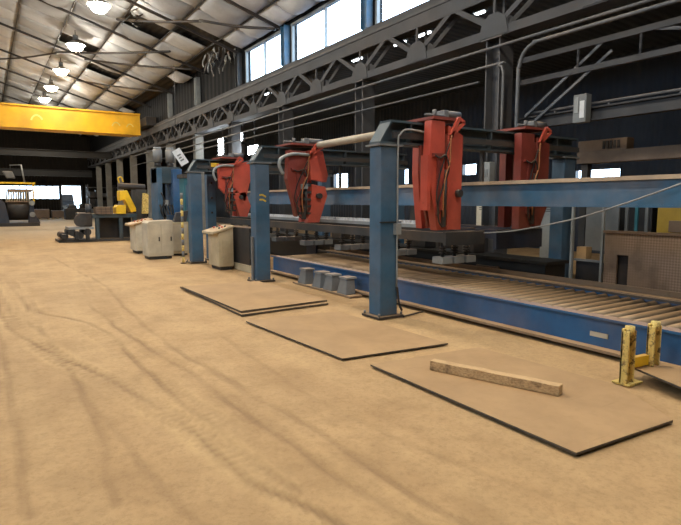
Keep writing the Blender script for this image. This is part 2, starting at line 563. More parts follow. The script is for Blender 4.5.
# torn strips of insulation hanging from the roof edge
def torn(name, loc, n, label, seed, L):
    rnd = random.Random(seed)
    o = thing(name, label, 'insulation', loc)
    for k in range(n):
        b = B()
        x, y, z = loc
        x += rnd.uniform(-.5, .5); y += rnd.uniform(-.9, .9)
        pts = []
        dx, dy = rnd.uniform(-.35, .35), rnd.uniform(-.3, .3)
        w = rnd.uniform(.08, .24)
        h = rnd.uniform(.4, 1) * L
        for i in range(6):
            t = i / 5
            pts.append((x + dx * t + rnd.uniform(-.05, .05), y + dy * t + rnd.uniform(-.05, .05), z - h * t, w * (1 - .75 * t) + .015))
        vs = [(b.bm.verts.new((p[0], p[1] - p[3], p[2])), b.bm.verts.new((p[0] + .02, p[1] + p[3], p[2] + rnd.uniform(-.06, .06))), b.bm.verts.new((p[0] + .05, p[1], p[2]))) for p in pts]
        for i in range(5):
            for k2 in range(3):
                b.bm.faces.new([vs[i][k2], vs[i][(k2 + 1) % 3], vs[i + 1][(k2 + 1) % 3], vs[i + 1][k2]])
        b.bm.faces.new(vs[0]); b.bm.faces.new(vs[-1][::-1])
        b.done('strip', 'grey_light' if k % 3 else 'black', o)
    return o
torn('torn_insulation', (8.5, 22.6, 7.75), 12, 'ragged clump of torn insulation hanging beside the first clerestory window', 4, 1.0)
torn('torn_insulation', (5.5, 22.8, 8.72), 6, 'dark torn insulation flap hanging from a gap in the white ceiling', 9, .4)

# ------------------------------------------------------------------ walls
WIN = [(-1.3, 3.2), (3.4, 7.9), (8.15, 12.5), (12.9, 17.35), (17.75, 21.3)]
ZS, ZH = 6.27, 7.62
def walls():
    b = B()
    b.box(9.15, 9.4, YNEAR, YFAR, 6.0, ZS)
    b.box(9.15, 9.4, YNEAR, YFAR, ZH, 8.1)
    e = [YNEAR] + [v for w in WIN for v in w] + [YFAR]
    for i in range(0, len(e), 2):
        b.box(9.15, 9.4, e[i], e[i + 1], ZS, ZH)
    struct(b.done('wall_right', 'siding_wall'))
    b = B()                                         # wall at the left of the bay, same clerestory
    b.box(-9.4, -9.15, YNEAR, YFAR, -.1, ZS); b.box(-9.4, -9.15, YNEAR, YFAR, ZH, 8.1)
    for i in range(0, len(e), 2):
        b.box(-9.4, -9.15, e[i], e[i + 1], ZS, ZH)
    struct(b.done('wall_left', 'siding'))
    b = B()                                         # aisle rear wall with four small openings
    ops = [(9.4, 10.95, 2.3, 2.62), (15.15, 15.95, 2.6, 3.08), (19.2, 20.1, 2.36, 3.08), (22.9, 23.3, 2.4, 2.95), (24.1, 25.55, 2.3, 3.1)]
    ops = sorted(ops)
    prev = YNEAR
    for (y0, y1, z0, z1) in ops:
        b.box(AIS_X, AIS_X + .2, prev, y0, -.1, 6.2)
        b.box(AIS_X, AIS_X + .2, y0, y1, -.1, z0); b.box(AIS_X, AIS_X + .2, y0, y1, z1, 6.2)
        prev = y1
    b.box(AIS_X, AIS_X + .2, prev, YFAR, -.1, 6.2)
    struct(b.done('wall_aisle', 'siding'))
    k = 10
    for (y0, y1, z0, z1) in ops:
        w = bpy.data.objects.new('window_%d' % k, None); COL.objects.link(w); w.location = (AIS_X, y0, z0); struct(w)
        f = B()
        for (a, c, d, e2) in ((y0, y1, z0, z0 + .04), (y0, y1, z1 - .04, z1)):
            f.box(AIS_X - .03, AIS_X + .1, a, c, d, e2)
        for yy in (y0, y1 - .04):
            f.box(AIS_X - .03, AIS_X + .1, yy, yy + .04, z0, z1)
        f.done('frame', 'steel', w)
        B().box(AIS_X + .05, AIS_X + .06, y0 + .04, y1 - .04, z0 + .04, z1 - .04).done('pane', 'glass', w)
        k += 1
    struct(B().hexa([(9.2, YNEAR, 6.15), (AIS_X + .2, YNEAR, 5.9), (AIS_X + .2, YFAR, 5.9), (9.2, YFAR, 6.15), (9.2, YNEAR, 6.25), (AIS_X + .2, YNEAR, 6.0), (AIS_X + .2, YFAR, 6.0), (9.2, YFAR, 6.25)]).done('ceiling_aisle', 'siding'))
    # far wall: strip window and doorway
    b = B()
    WX0, WX1, WZ0, WZ1 = 1.2, 6.15, 1.85, 3.08
    DX0, DX1, DZ = 6.3, 8.15, 3.1
    y0, y1 = YFAR, YFAR + .25
    b.box(-9.4, WX0, y0, y1, -.1, 10.6)
    b.box(WX0, WX1, y0, y1, -.1, WZ0); b.box(WX0, WX1, y0, y1, WZ1, 10.6)
    b.box(WX1, DX0, y0, y1, -.1, 10.6)
    b.box(DX0, DX1, y0, y1, DZ, 10.6)
    b.box(DX1, AIS_X + .2, y0, y1, -.1, 10.6)
    struct(b.done('wall_far', 'siding_far'))
    w = bpy.data.objects.new('window_6', None); COL.objects.link(w); w.location = (WX0, YFAR, WZ0); struct(w)
    f = B()
    n = 9
    for i in range(n + 1):
        x = WX0 + (WX1 - WX0) * i / n
        f.box(x - .03, x + .03, y0 - .05, y0 + .1, WZ0, WZ1)
    for z in (WZ0, (WZ0 + WZ1) / 2, WZ1):
        f.box(WX0, WX1, y0 - .05, y0 + .1, z - .03, z + .03)
    f.done('frame', 'steel', w)
    B().box(WX0, WX1, y0 + .05, y0 + .06, WZ0, WZ1).done('pane', 'glass', w)
    d = B()
    for x in (DX0, DX1):
        d.box(x - .08, x + .08, y0 - .06, y1, 0, DZ + .1)
    d.box(DX0 - .08, DX1 + .08, y0 - .06, y1, DZ, DZ + .15)
    struct(d.done('door_1', 'steel'))
    # near end wall behind the camera
    struct(B().box(-9.4, AIS_X + .2, YNEAR - .25, YNEAR, -.1, 10.6).done('wall_near', 'siding_far'))
    # clerestory windows
    for s, base in ((1, 1), (-1, 20)):
        for i, (a, c) in enumerate(WIN):
            x = 9.2 * s
            w = bpy.data.objects.new('window_%d' % (base + i), None); COL.objects.link(w); w.location = (x, a, ZS); struct(w)
            f = B()
            f.box(x - .06, x + .06, a, c, ZS, ZS + .07); f.box(x - .06, x + .06, a, c, ZH - .07, ZH)
            n = 2
            for j in range(n + 1):
                y = a + (c - a) * j / n
                hw = .018 if 0 < j < n else .04
                f.box(x - .05, x + .05, min(max(y - hw, a), c - 2 * hw), min(max(y - hw, a), c - 2 * hw) + 2 * hw, ZS, ZH)
            f.done('frame', 'grey_light', w)
            B().box(x + .08 * s, x + .09 * s, a, c, ZS, ZH).done('pane', 'glass', w)
walls()

struct(B().box(8.98, 9.15, YNEAR, YFAR, 6.0, 6.26).done('trim_1', 'girder'))
# ------------------------------------------------------------------ building columns
ordn = ['first', 'second', 'third', 'fourth', 'fifth', 'sixth', 'seventh', 'eighth', 'ninth', 'tenth', 'eleventh']
def column(y, label, mat='column'):
    o = thing('steel_column', label, 'column', (COLX, y, 0), 'steel columns carrying the crane girder')
    s = B()
    for dy in (-.17, .17):
        s.box(COLX - .2, COLX + .2, y + dy - .015, y + dy + .015, .02, 4.86)
    s.box(COLX - .012, COLX + .012, y - .155, y + .155, .02, 4.86)
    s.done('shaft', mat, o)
    B().box(COLX - .3, COLX + .3, y - .28, y + .28, -.03, .02).done('base_plate', 'steel', o)
    B().box(COLX - .26, COLX + .26, y - .26, y + .26, 4.84, 4.87).done('cap_plate', 'steel', o)
    return o
c0 = column(BAY[0], 'dark grey steel building column, first from the camera, behind the red trolleys')
cf = None
for i, y in enumerate(BAY[1:], 1):
    if i < 4:
        copy_thing(c0, (COLX, y, 0), 'dark grey steel building column under the lattice girder, %s counted from the camera' % ordn[i])
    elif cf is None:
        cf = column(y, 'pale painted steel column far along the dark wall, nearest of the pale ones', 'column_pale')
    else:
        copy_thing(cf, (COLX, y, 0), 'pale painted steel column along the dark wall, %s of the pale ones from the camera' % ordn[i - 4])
# upper posts between clerestory windows
def upost(y, label, m):
    b = B()
    for dy in (-.13, .13):
        b.box(8.92, 9.13, y + dy - .014, y + dy + .014, 6.27, 7.58)
    b.box(9.0, 9.03, y - .12, y + .12, 6.27, 7.58)
    recenter(tag(b.done('wall_post', m), label, 'post', 'posts standing on the crane girder'))
for y, l in ((12.72, 'pale blue post between the two nearest visible clerestory windows'), (17.55, 'pale blue post between the two farther clerestory windows')):
    upost(y, l, 'blue_beam')
upost(21.7, 'dark wall post beside the farthest clerestory window', 'steel')
upost(26.9, 'thin pale wall post standing on the girder, first beyond the windows', 'grey_light')
upost(31.6, 'thin pale wall post standing on the girder, second beyond the windows', 'grey_light')

# ------------------------------------------------------------------ lattice crane girder
def girder():
    o = thing('lattice_girder', 'long grey riveted lattice crane girder running above the columns', 'girder', (COLX, -4, 4.88))
    y0, y1 = -4.0, YFAR - .1
    zb, zt = 4.96, 5.98
    b = B()
    b.box(COLX - .2, COLX + .2, y0, y1, 4.88, 4.91); b.box(COLX - .2, COLX - .17, y0, y1, 4.91, 5.06); b.box(COLX + .17, COLX + .2, y0, y1, 4.91, 5.06)
    b.done('bottom_chord', 'girder', o)
    b = B()
    b.box(COLX - .22, COLX + .14, y0, y1, 5.96, 5.99); b.box(COLX - .2, COLX - .17, y0, y1, 5.66, 5.96); b.box(COLX + .1, COLX + .13, y0, y1, 5.66, 5.96)
    b.done('top_chord', 'girder', o)
    b = B(); b.box(COLX - .18, COLX - .1, y0, y1, 5.99, 6.06)
    b.done('crane_rail', 'steel', o)
    step = 2.36
    k = 0
    y = BAY[0] - step * 5
    while y < y1 - 1.3:
        if y > y0:
            for x in (COLX - .16, COLX + .16):
                pass
            for x, w_ in ((COLX - .215, ''), (COLX + .105, 'rear_')):
                B().prism([(y - .38, 4.9), (y + .38, 4.9), (y + .3, 5.22), (y + .12, 5.34), (y - .12, 5.34), (y - .3, 5.22)], 'x', x, x + .015).done(w_ + 'gusset_plate', 'girder', o)
            for x, w_ in ((COLX - .185, ''), (COLX + .09, 'rear_')):
                B().bar((x, y, 5.05), (x, y + step / 2, 5.75), .02, .11).done(w_ + 'diagonal', 'girder', o)
                B().bar((x, y + step, 5.05), (x, y + step / 2, 5.75), .02, .11).done(w_ + 'diagonal', 'girder', o)
                B().bar((x, y, 5.05), (x, y, 5.7), .06, .03).done(w_ + 'upright', 'girder', o)
            # lacing between the two planes
            B().bar((COLX - .18, y, 5.1), (COLX + .08, y + step / 2, 5.7), .05, .05).done('lacing', 'girder', o)
        y += step
        k += 1
girder()

# glowing strips added in place of bright daylight slots behind the girder
def slot_stand_in(y0, y1, label):
    o = thing('slot_stand_in', label, 'light', (10, y0, 5.95), 'stand-in daylight strips behind the lattice girder')
    B().box(9.93, 10.07, y0, y1, 6.0, 6.06).done('housing', 'grey_light', o)
    B().tube([(10, y0 + .03, 5.975), (10, y1 - .03, 5.975)], .03, 8).done('glow_tube', 'tube', o)
    b = B()
    for y in (y0 + .1, y1 - .1):
        b.box(9.99, 10.01, y - .01, y + .01, 6.06, 6.14)
    b.done('hanger', 'steel', o)
for y0, y1, l in ((9.35, 9.85, 'glowing stand-in for a daylight slot seen through the girder above the near steel column'), (11.2, 11.75, 'glowing stand-in for a daylight slot behind the girder, second from the camera'), (12.2, 12.75, 'glowing stand-in for a daylight slot behind the girder, third from the camera'),
                  (14.3, 15.2, 'glowing stand-in for a daylight slot behind the girder, fourth from the camera'), (20.7, 21.3, 'small glowing daylight slot stand-in behind the girder, far left end of the row')):
    slot_stand_in(y0, y1, l)

# ------------------------------------------------------------------ high-bay lamps
def lamp(x, y, z, label):
    o = thing('high_bay_lamp', label, 'lamp', (x, y, z), 'high bay lamps in a row under the roof')
    B().tube([(x, y, z + .2), (x, y, z + .12), (x, y, z + .02)], .16, 20, .42).done('reflector', 'grey_light', o)
    B().tube([(x, y, z + .2), (x, y, z + .45)], .11, 14).done('ballast', 'grey', o)
    B().tube([(x, y, z - .2), (x, y, z - .08), (x, y, z + .03)], .22, 18, .39).done('lens', 'lamp', o)
    B().tube([(x, y, z + .45), (x, y, zc(x) - .07)], .02, 6).done('stem', 'steel', o)
    ld = bpy.data.lights.new('high_bay_light', 'AREA')
    ld.shape = 'DISK'; ld.size = .62
    ld.color = (1.0, .93, .82)
    ld.energy = LAMP_W
    l = bpy.data.objects.new('high_bay_light', ld); COL.objects.link(l); l.location = (x, y, z - .22)
    pd = bpy.data.lights.new('high_bay_globe', 'POINT'); pd.shadow_soft_size = .12; pd.color = ld.color; pd.energy = LAMP_W * 1.0
    g = bpy.data.objects.new('high_bay_globe', pd); COL.objects.link(g); g.location = (x, y, z - .42)
    return o
LAMP_W = 150
LY = [-1.3, 4.5, 10.3, 16.1, 21.95, 27.95, 33.6, 38.8, 43.3, 50]
names = ['overhead behind the camera', 'overhead beside the camera', 'overhead above the steel plates', 'just above the top of the picture']
vis = ['largest and nearest of the bright lamps in the row', 'second nearest bright lamp in the row', 'third nearest bright lamp in the row', 'fourth bright lamp in the row, small', 'fifth bright lamp, just above the yellow crane', 'sixth lamp, hidden behind the yellow crane']
for i, y in enumerate(LY):
    lamp(3.86, y, 8.55, 'glowing high bay lamp ' + (names + vis)[i])
for i, y in enumerate((2.5, 14.4, 26.4, 38.5)):
    lamp(-3.86, y, 8.55, 'glowing high bay lamp in the other row, %s from the camera, out of sight' % ordn[i])

# ------------------------------------------------------------------ overhead crane
def crane():
    o = thing('overhead_crane', 'yellow overhead bridge crane girder spanning the bay at the far end', 'crane', (0, 36, 5.7))
    x0, x1 = -8.6, 8.35
    B().box(x0, x1, 35.8, 36.5, 5.75, 6.86).done('bridge_girder', 'crane', o)
    B().box(x0, x1, 35.7, 36.6, 6.86, 6.95).done('top_flange', 'crane', o)
    B().box(x0, x1, 35.7, 36.6, 5.66, 5.75).done('bottom_flange', 'crane', o)
    B().box(x0, x1, 37.9, 38.4, 5.8, 6.8).done('second_girder', 'crane', o)
    for s in (1, -1):
        B().box(s * 8.8 - .3, s * 8.8 + .3, 34.9, 39.2, 6.2, 6.7).done('end_truck', 'steel', o)
        for y in (35.3, 38.8):
            B().tube([(s * 9 - .07, y, 6.33), (s * 9 + .07, y, 6.33)], .2, 14).done('wheel', 'steel', o)
    B().box(-5.2, -3.8, 35.6, 38.6, 6.95, 7.45).done('hoist_trolley', 'steel', o)
    for cx, s in ((2.75, 1), (6.95, .8), (7.75, .7)):
        pts = []
        for k in range(9):
            a = math.pi * (.1 + .75 * k / 8)
            pts.append((cx - math.cos(a) * .3 * s, 35.795, 6.0 + math.sin(a) * .42 * s))
        b = B()
        for k in range(8):
            b.bar(pts[k], pts[k + 1], .008, .09 * s)
        b.done('yellow_mark', 'crane_mark', o)  # paler yellow arcs on the front of the girder
    for i in range(6):
        pass
crane()
struct(B().ibeam((-9.1, 47, 5.2), (8.7, 47, 5.2), .3, .5, .04).done('cross_beam', 'soot'))
struct(B().ibeam((-9.1, 57, 4.2), (8.7, 57, 4.2), .3, .6, .04).done('cross_beam', 'soot'))

# ------------------------------------------------------------------ blue gantry frames
GY = [6.08, 10.15, 14.2]
GX0, GX1 = 4.62, 8.55
def gantry(y, label, details, GX1=8.55):
    o = thing('gantry_frame', label, 'gantry', (GX0, y, 0), 'blue gantry frames along the roller conveyor')
    for x in (GX0, GX1):
        B().box(x - .15, x + .15, y - .13, y + .13, .03, 2.34).done('column', 'blue', o, .012)
        p = B().box(x - .22, x + .22, y - .2, y + .2, 0, .03)
        pl = p.done('base_plate', 'steel', o)
        for sx in (-.19, .19):
            for sy in (-.17, .17):
                B().tube([(x + sx, y + sy, .03), (x + sx, y + sy, .075)], .017, 6).done('anchor_bolt', 'grey', pl)
        B().box(x - .2, x + .2, y - .16, y + .16, 2.34, 2.365).done('cap_plate', 'grey', o)
    z0, z1 = 2.37, 2.69
    xl = GX0 - .16
    b = B()
    b.prism([(xl, z0), (GX1 + .2, z0), (GX1 + .2, z0 + .03), (xl, z0 + .03)], 'y', y - .12, y + .12)
    b.prism([(xl + .17, z1 - .03), (GX1 + .2, z1 - .03), (GX1 + .2, z1), (xl + .17, z1)], 'y', y - .12, y + .12)
    b.prism([(xl + .02, z0 + .03), (GX1 + .18, z0 + .03), (GX1 + .18, z1 - .03), (xl + .17, z1 - .03)], 'y', y - .012, y + .012)
    b.hexa([(xl, y - .12, z0 + .03), (xl + .03, y - .12, z0 + .03), (xl + .03, y + .12, z0 + .03), (xl, y + .12, z0 + .03),
            (xl + .17, y - .12, z1 - .03), (xl + .2, y - .12, z1 - .03), (xl + .2, y + .12, z1 - .03), (xl + .17, y + .12, z1 - .03)])
    for x in (5.0, 6.6, 8.2):
        b.box(x - .01, x + .01, y - .11, y + .11, z0 + .03, z1 - .03)
    b.done('cross_beam', 'blue_dark', o)
    B().box(xl + .2, GX1 + .2, y - .15, y - .12, 2.45, 2.53).done('trolley_rail', 'steel', o)
    if 'conduit' in details:
        X = GX0 + .1
        B().curve([(X + .02, y - .15, .42), (X + .02, y - .15, 1.4), (X + .02, y - .15, 2.36), (X + .05, y - .16, 2.5), (X + .16, y - .17, 2.57), (X + .5, y - .17, 2.555), (X + .8, y - .17, 2.55)], .013, 8).done('conduit', 'grey_light', o)
        B().curve([(X + .03, y - .15, .42), (X + .05, y - .17, .2), (X + .08, y - .2, .09)], .016, 6).done('cable', 'rubber', o)
        B().box(X - .03, X + .07, y - .18, y - .13, 1.15, 1.3).done('junction_box', 'grey_light', o)
        B().bar((GX0 - .17, y - .135, 1.32), (GX0 + .2, y - .135, 1.32), .012, .02).done('cable_clamp', 'steel', o)
    if 'mark' in details:
        for dz in (0, -.09):
            b = B()
            b.bar((GX0 - .07, y - .133, 1.725 + dz), (GX0 + .0, y - .133, 1.73 + dz), .006, .03)
            b.bar((GX0 + .0, y - .133, 1.73 + dz), (GX0 + .07, y - .133, 1.69 + dz), .006, .03)
            b.done('yellow_mark', 'mark', o)
        B().box(GX0 - .2, GX0 - .165, y - .03, y + .03, .0, .9).done('pipe_guard', 'grey', o)
    if 'tag' in details:
        B().box(GX0 + .4, GX0 + .62, y - .17, y - .152, 2.5, 2.6).done('name_plate', 'mark', o)
    return o
gantry(GY[0], 'nearest blue steel gantry frame with grey conduit down its front column', ('conduit',))
gantry(GY[1], 'middle blue steel gantry frame with yellow stencil marks on its column', ('mark',), 8.08)
gantry(GY[2], 'farthest blue steel gantry frame beside the small cream control desk', ('tag',))
# post hanging inside the farthest gantry
t = thing('guide_post', 'slim blue post inside the farthest gantry, left of the red trolley', 'post', (5.22, 14.7, 0))
B().box(5.1, 5.34, 14.62, 14.8, .03, 2.33).done('shaft', 'blue', t)
B().box(5.06, 5.38, 14.59, 14.84, 0, .03).done('base_plate', 'steel', t)
b = B()
for z in (.5, .9, 1.3, 1.7, 2.1):
    b.tube([(5.22, 14.62, z), (5.22, 14.6, z)], .03, 8)
b.done('bolts', 'black', t)

# ------------------------------------------------------------------ red trolleys
def trolley(x, y, label, variant=0, width=.7):
    """x = left edge, y = gantry plane"""
    o = thing('red_trolley', label, 'trolley', (x, y, 1.17), 'red lifting trolleys hanging on the gantries')
    f = y - .34                                         # front face
    w = .78
    x_front = x
    for yy in (f, y + .20):
        k = 1.0 if yy == f else .55
        x = x_front if yy == f else x_front + .33
        if variant == 0:
            B().prism([(x + .03 * k, 2.3), (x + .06 * k, 2.8), (x + .36 * k, 2.8), (x + .36 * k, 1.2), (x + .22 * k, 1.2), (x + .1 * k, 1.7), (x + .03 * k, 2.05)], 'y', yy, yy + .14).done('mast_plate', 'red', o, .006)
            B().prism([(x + .44 * k, 2.75), (x + .76 * k, 2.62), (x + .76 * k, 1.2), (x + .44 * k, 1.2)], 'y', yy, yy + .14).done('mast_plate', 'red', o, .006)
        elif variant == 1:
            B().prism([(x + .02 * k, 2.75), (x + .36 * k, 2.75), (x + .36 * k, 1.17), (x + .02 * k, 1.17)], 'y', yy, yy + .14).done('mast_plate', 'red_dark', o, .006)
            B().prism([(x + .44 * k, 2.7), (x + .78 * k, 2.6), (x + .78 * k, 1.55), (x + .60 * k, 1.2), (x + .44 * k, 1.2)], 'y', yy, yy + .14).done('mast_plate', 'red_dark', o, .006)
        elif variant == 2:
            B().prism([(x + .03 * k, 2.7), (x + .4 * k, 2.7), (x + .36 * k, 2.15), (x + .3 * k, 1.5), (x + .2 * k, 1.3), (x + .0 * k, 2.1)], 'y', yy, yy + .14).done('mast_plate', 'red_dark', o, .006)
            B().prism([(x + .46 * k, 2.72), (x + .76 * k, 2.72), (x + .88 * k, 2.2), (x + .84 * k, 2.05), (x + .5 * k, 2.1)], 'y', yy, yy + .14).done('mast_plate', 'red', o, .006)
            B().prism([(x + .52 * k, 2.0), (x + .82 * k, 1.95), (x + .86 * k, 1.75), (x + .68 * k, 1.17), (x + .42 * k, 1.17), (x + .5 * k, 1.5)], 'y', yy, yy + .14).done('mast_arm', 'red', o, .006)
        else:
            B().prism([(x, 2.65), (x + .95 * k, 2.75), (x + 1.0 * k, 2.3), (x + .8 * k, 1.6), (x + .55 * k, 1.95), (x + .3 * k, 1.75), (x + .02 * k, 2.0)], 'y', yy, yy + .14).done('mast_plate', 'red', o, .006)
            B().prism([(x + .42 * k, 1.85), (x + .82 * k, 1.9), (x + .98 * k, 1.5), (x + .86 * k, 1.19), (x + .62 * k, 1.2)], 'y', yy, yy + .14).done('mast_arm', 'red', o, .006)
    x = x_front
    # inner spine and head over the cross beam
    B().box(x + .36, x + .46, y - .17, y - .155, 1.3, 2.36).done('spine', 'red_dark', o)
    B().box(x + .08, x + .74, f - .02, y + .36, 2.82, 2.86).done('head_plate', 'red_dark', o)
    B().box(x + .38, x + .80, f + .02, f + .1, 2.3, 2.62).done('carriage_block', 'red_dark', o, .008)
    # guide wheels on the beam
    for xx in (x + .18, x + .62):
        B().tube([(xx, y - .19, 2.845), (xx, y + .19, 2.845)], .025, 12).done('guide_wheel', 'steel', o)
    # motor and gearbox on top
    B().tube([(x + .5, y - .2, 2.93), (x + .82, y - .2, 2.93)], .06, 14).done('motor', 'pipe', o)
    B().box(x + .40, x + .5, y - .28, y - .12, 2.86, 2.98).done('gearbox', 'grey', o, .01)
    B().tube([(x - .04, y - .3, 2.88), (x + .4, y - .3, 2.88)], .018, 8).done('pipe_fitting', 'pipe', o)
    B().tube([(x + .16, y - .3, 2.85), (x + .16, y - .3, 2.96)], .03, 10).done('valve', 'pipe', o)
    # linkage bracket, open triangle
    b = B()
    b.bar((x + .46, f - .03, 2.6), (x + .62, f - .03, 2.86), .04, .06); b.bar((x + .62, f - .03, 2.86), (x + .74, f - .03, 2.8), .04, .05)
    b.bar((x + .46, f - .03, 2.6), (x + .74, f - .03, 2.8), .04, .05)
    b.done('linkage', 'red', o)
    # hoses and the cylinder between the plates
    B().tube([(x + .40, f + .02, 1.35), (x + .40, f + .02, 2.1)], .03, 12).done('hydraulic_cylinder', 'steel', o)
    B().curve([(x + .12, f - .03, 2.3), (x + .2, f - .06, 2.26), (x + .32, f - .06, 2.3), (x + .38, f - .07, 2.1), (x + .26, f - .07, 1.85), (x + .17, f - .06, 1.6), (x + .2, f - .05, 1.35), (x + .3, f - .03, 1.25)], .013, 6).done('hose', 'rubber', o)
    B().curve([(x + .5, f - .02, 2.68), (x + .42, f - .06, 2.5), (x + .4, f - .07, 2.2), (x + .3, f - .08, 2.0), (x + .27, f - .07, 1.7), (x + .3, f - .05, 1.4)], .012, 6).done('hose', 'orange', o)
    B().tube([(x + .66, f - .07, 1.75), (x + .66, f, 1.75)], .06, 12).done('limit_switch', 'black', o)
    b = B()
    b.box(x + .08, x + .34, f - .03, f, 2.28, 2.33); b.box(x + .18, x + .24, f - .03, f, 1.42, 2.28)
    b.done('bracket', 'red_dark', o)
    B().box(x + .30, x + .37, f - .04, f, 1.25, 1.5).done('clamp', 'black', o)
    B().curve([(x + .22, f - .04, 1.45), (x + .12, f - .07, 1.7), (x + .18, f - .07, 2.0), (x + .3, f - .05, 2.25), (x + .42, f - .04, 2.5)], .011, 6).done('hose', 'rubber', o)
    if variant == 0:
        B().prism([(x + .0, 2.45), (x + .22, 2.45), (x + .22, 1.5), (x + .3, 1.25), (x + .2, 1.25), (x + .06, 1.75)], 'y', y - .17, y - .135).done('side_flange', 'red_dark', o)
        B().box(x - .03, x + .04, f - .02, f + .12, 1.5, 2.3).done('wing_plate', 'red', o)
    if variant in (2, 3):
        B().curve([(x + .45, f - .02, 2.62), (x + .1, f - .05, 2.62), (x - .14, f - .05, 2.52), (x - .18, f - .05, 2.36), (x - .1, f - .04, 2.2)], .035, 8).done('cable_loop', 'grey_light', o)
        b = B()
        for z in (1.35, 1.5, 1.65, 1.8, 1.95):
            b.box(x + .2, x + .5, f + .0, f + .1, z, z + .05)
        b.done('valve_stack', 'steel', o)
        B().box(x + .28, x + .4, f - .06, f, 1.9, 2.0).done('control_box', 'grey_light', o)
    o.scale = (width / .78, 1, .9375)
    return o
trolley(5.11, GY[0], 'bright red lifting trolley on the nearest gantry, nearest the front column', 0, .66)
trolley(6.99, GY[0], 'dark red lifting trolley at the rear of the nearest gantry, behind the long blue beam', 1, .70)
trolley(5.06, GY[1], 'red lifting trolley with a cable loop on the middle gantry', 2, .84)
trolley(5.16, GY[2], 'broad pinkish red lifting trolley on the farthest gantry', 3, .70)

recenter(tag(B().tube([(5.74, 7.0, 2.73), (5.74, 9.72, 2.73)], .07, 16).done('drive_shaft', 'shaft'), 'pale round drive shaft running between the red trolleys', 'shaft'))

# ------------------------------------------------------------------ long blue beam
t = thing('long_beam', 'long blue box beam with dusty top passing behind the nearest red trolley', 'beam', (6.53, 3, 1.53))
b = B(); b.box(6.44, 6.48, -3.5, 16.5, 1.56, 1.85); b.box(6.56, 6.60, -3.5, 16.5, 1.56, 1.88)
b.done('web', 'blue_beam', t)
B().box(6.42, 6.64, -3.5, 16.5, 1.53, 1.56).done('bottom_flange', 'blue_beam', t)
B().box(6.40, 6.66, -3.5, 16.5, 1.85, 1.90).done('dusty_top_board', 'top_board', t)
# stays carrying it from the gantry cross beams
for y in GY:
    B().box(6.50, 6.54, y - .03, y + .03, 1.90, 2.37).done('hanger', 'steel', t)

# ------------------------------------------------------------------ lifting beams hung from the trolleys
def lifter(x0, x1, y0, y1, mat, label, pads):
    o = thing('lifting_beam', label, 'lifting beam', (x0, y0, .7))
    b = B()
    for x in (x0, x1 - .08):
        b.box(x, x + .08, y0, y1, 1.02, 1.16)
    b.done('side_rail', mat, o)
    y = y0
    while y < y1:
        B().box(x0 + .08, x1 - .08, y, y + .07, 1.04, 1.12).done('cross_bar', 'black', o)
        y += 1.35
    if pads:
        B().box(x1 - .1, x1 + .02, y0 + .6, y1, 1.16, 1.22).done('rack_rail', 'grey_light', o)
        pr = [(y1, 1.22), (y0 + .7, 1.22)]; y = y0 + .7
        while y < y1 - .12:
            pr += [(y, 1.28), (y + .05, 1.28), (y + .06, 1.23), (y + .1, 1.23)]; y += .11
        B().prism(pr[1:] + pr[:1], 'x', x1 - .08, x1 - .01).done('rack_teeth', 'white', o)
        y = y0 + .05
        while y < y1 - .3:
            for x in (x0 + .05, (x0 + x1) / 2 - .1, x1 - .25):
                p = B().box(x, x + .2, y, y + .22, .70, .80).done('magnet_pad', 'grey_light' if pads and y < y0 + 2 else 'grey', o, .01)
                B().tube([(x + .1, y + .11, .80), (x + .1, y + .11, 1.04)], .03, 8).done('magnet_stem', 'steel', p)
                b = B()
                for zz in (.84, .88, .92):
                    b.tube([(x + .1, y + .11, zz), (x + .1, y + .11, zz + .02)], .055, 8)
                b.done('spring', 'black', p)
            y += 1.35
        B().box(x0, x1, y0 - .06, y0, .98, 1.17).done('end_plate', 'orange' if pads == 2 else mat, o)
    else:
        B().box(x0, x1, y0 - .06, y0, .86, 1.16).done('end_plate', mat, o)
    return o
lifter(5.42, 6.2, 5.75, 15.4, 'steel', 'dark lifting beam with grey magnet pads under the nearer red trolleys', 1)
lifter(6.62, 7.72, 5.9, 15.4, 'navy', 'dark navy lifting beam under the rear red trolley', 0)

# drooping cable
recenter(tag(B().curve([(6.15, 5.66, 1.14), (6.25, 5.2, 1.19), (6.3, 4.5, 1.33), (6.32, 3.95, 1.48), (6.34, 3.06, 1.79), (6.36, 2.3, 2.1), (6.38, 1.0, 2.6)], .011, 6).done('slack_cable', 'grey_light'), 'thin pale slack cable crossing in front of the long blue beam', 'cable'))

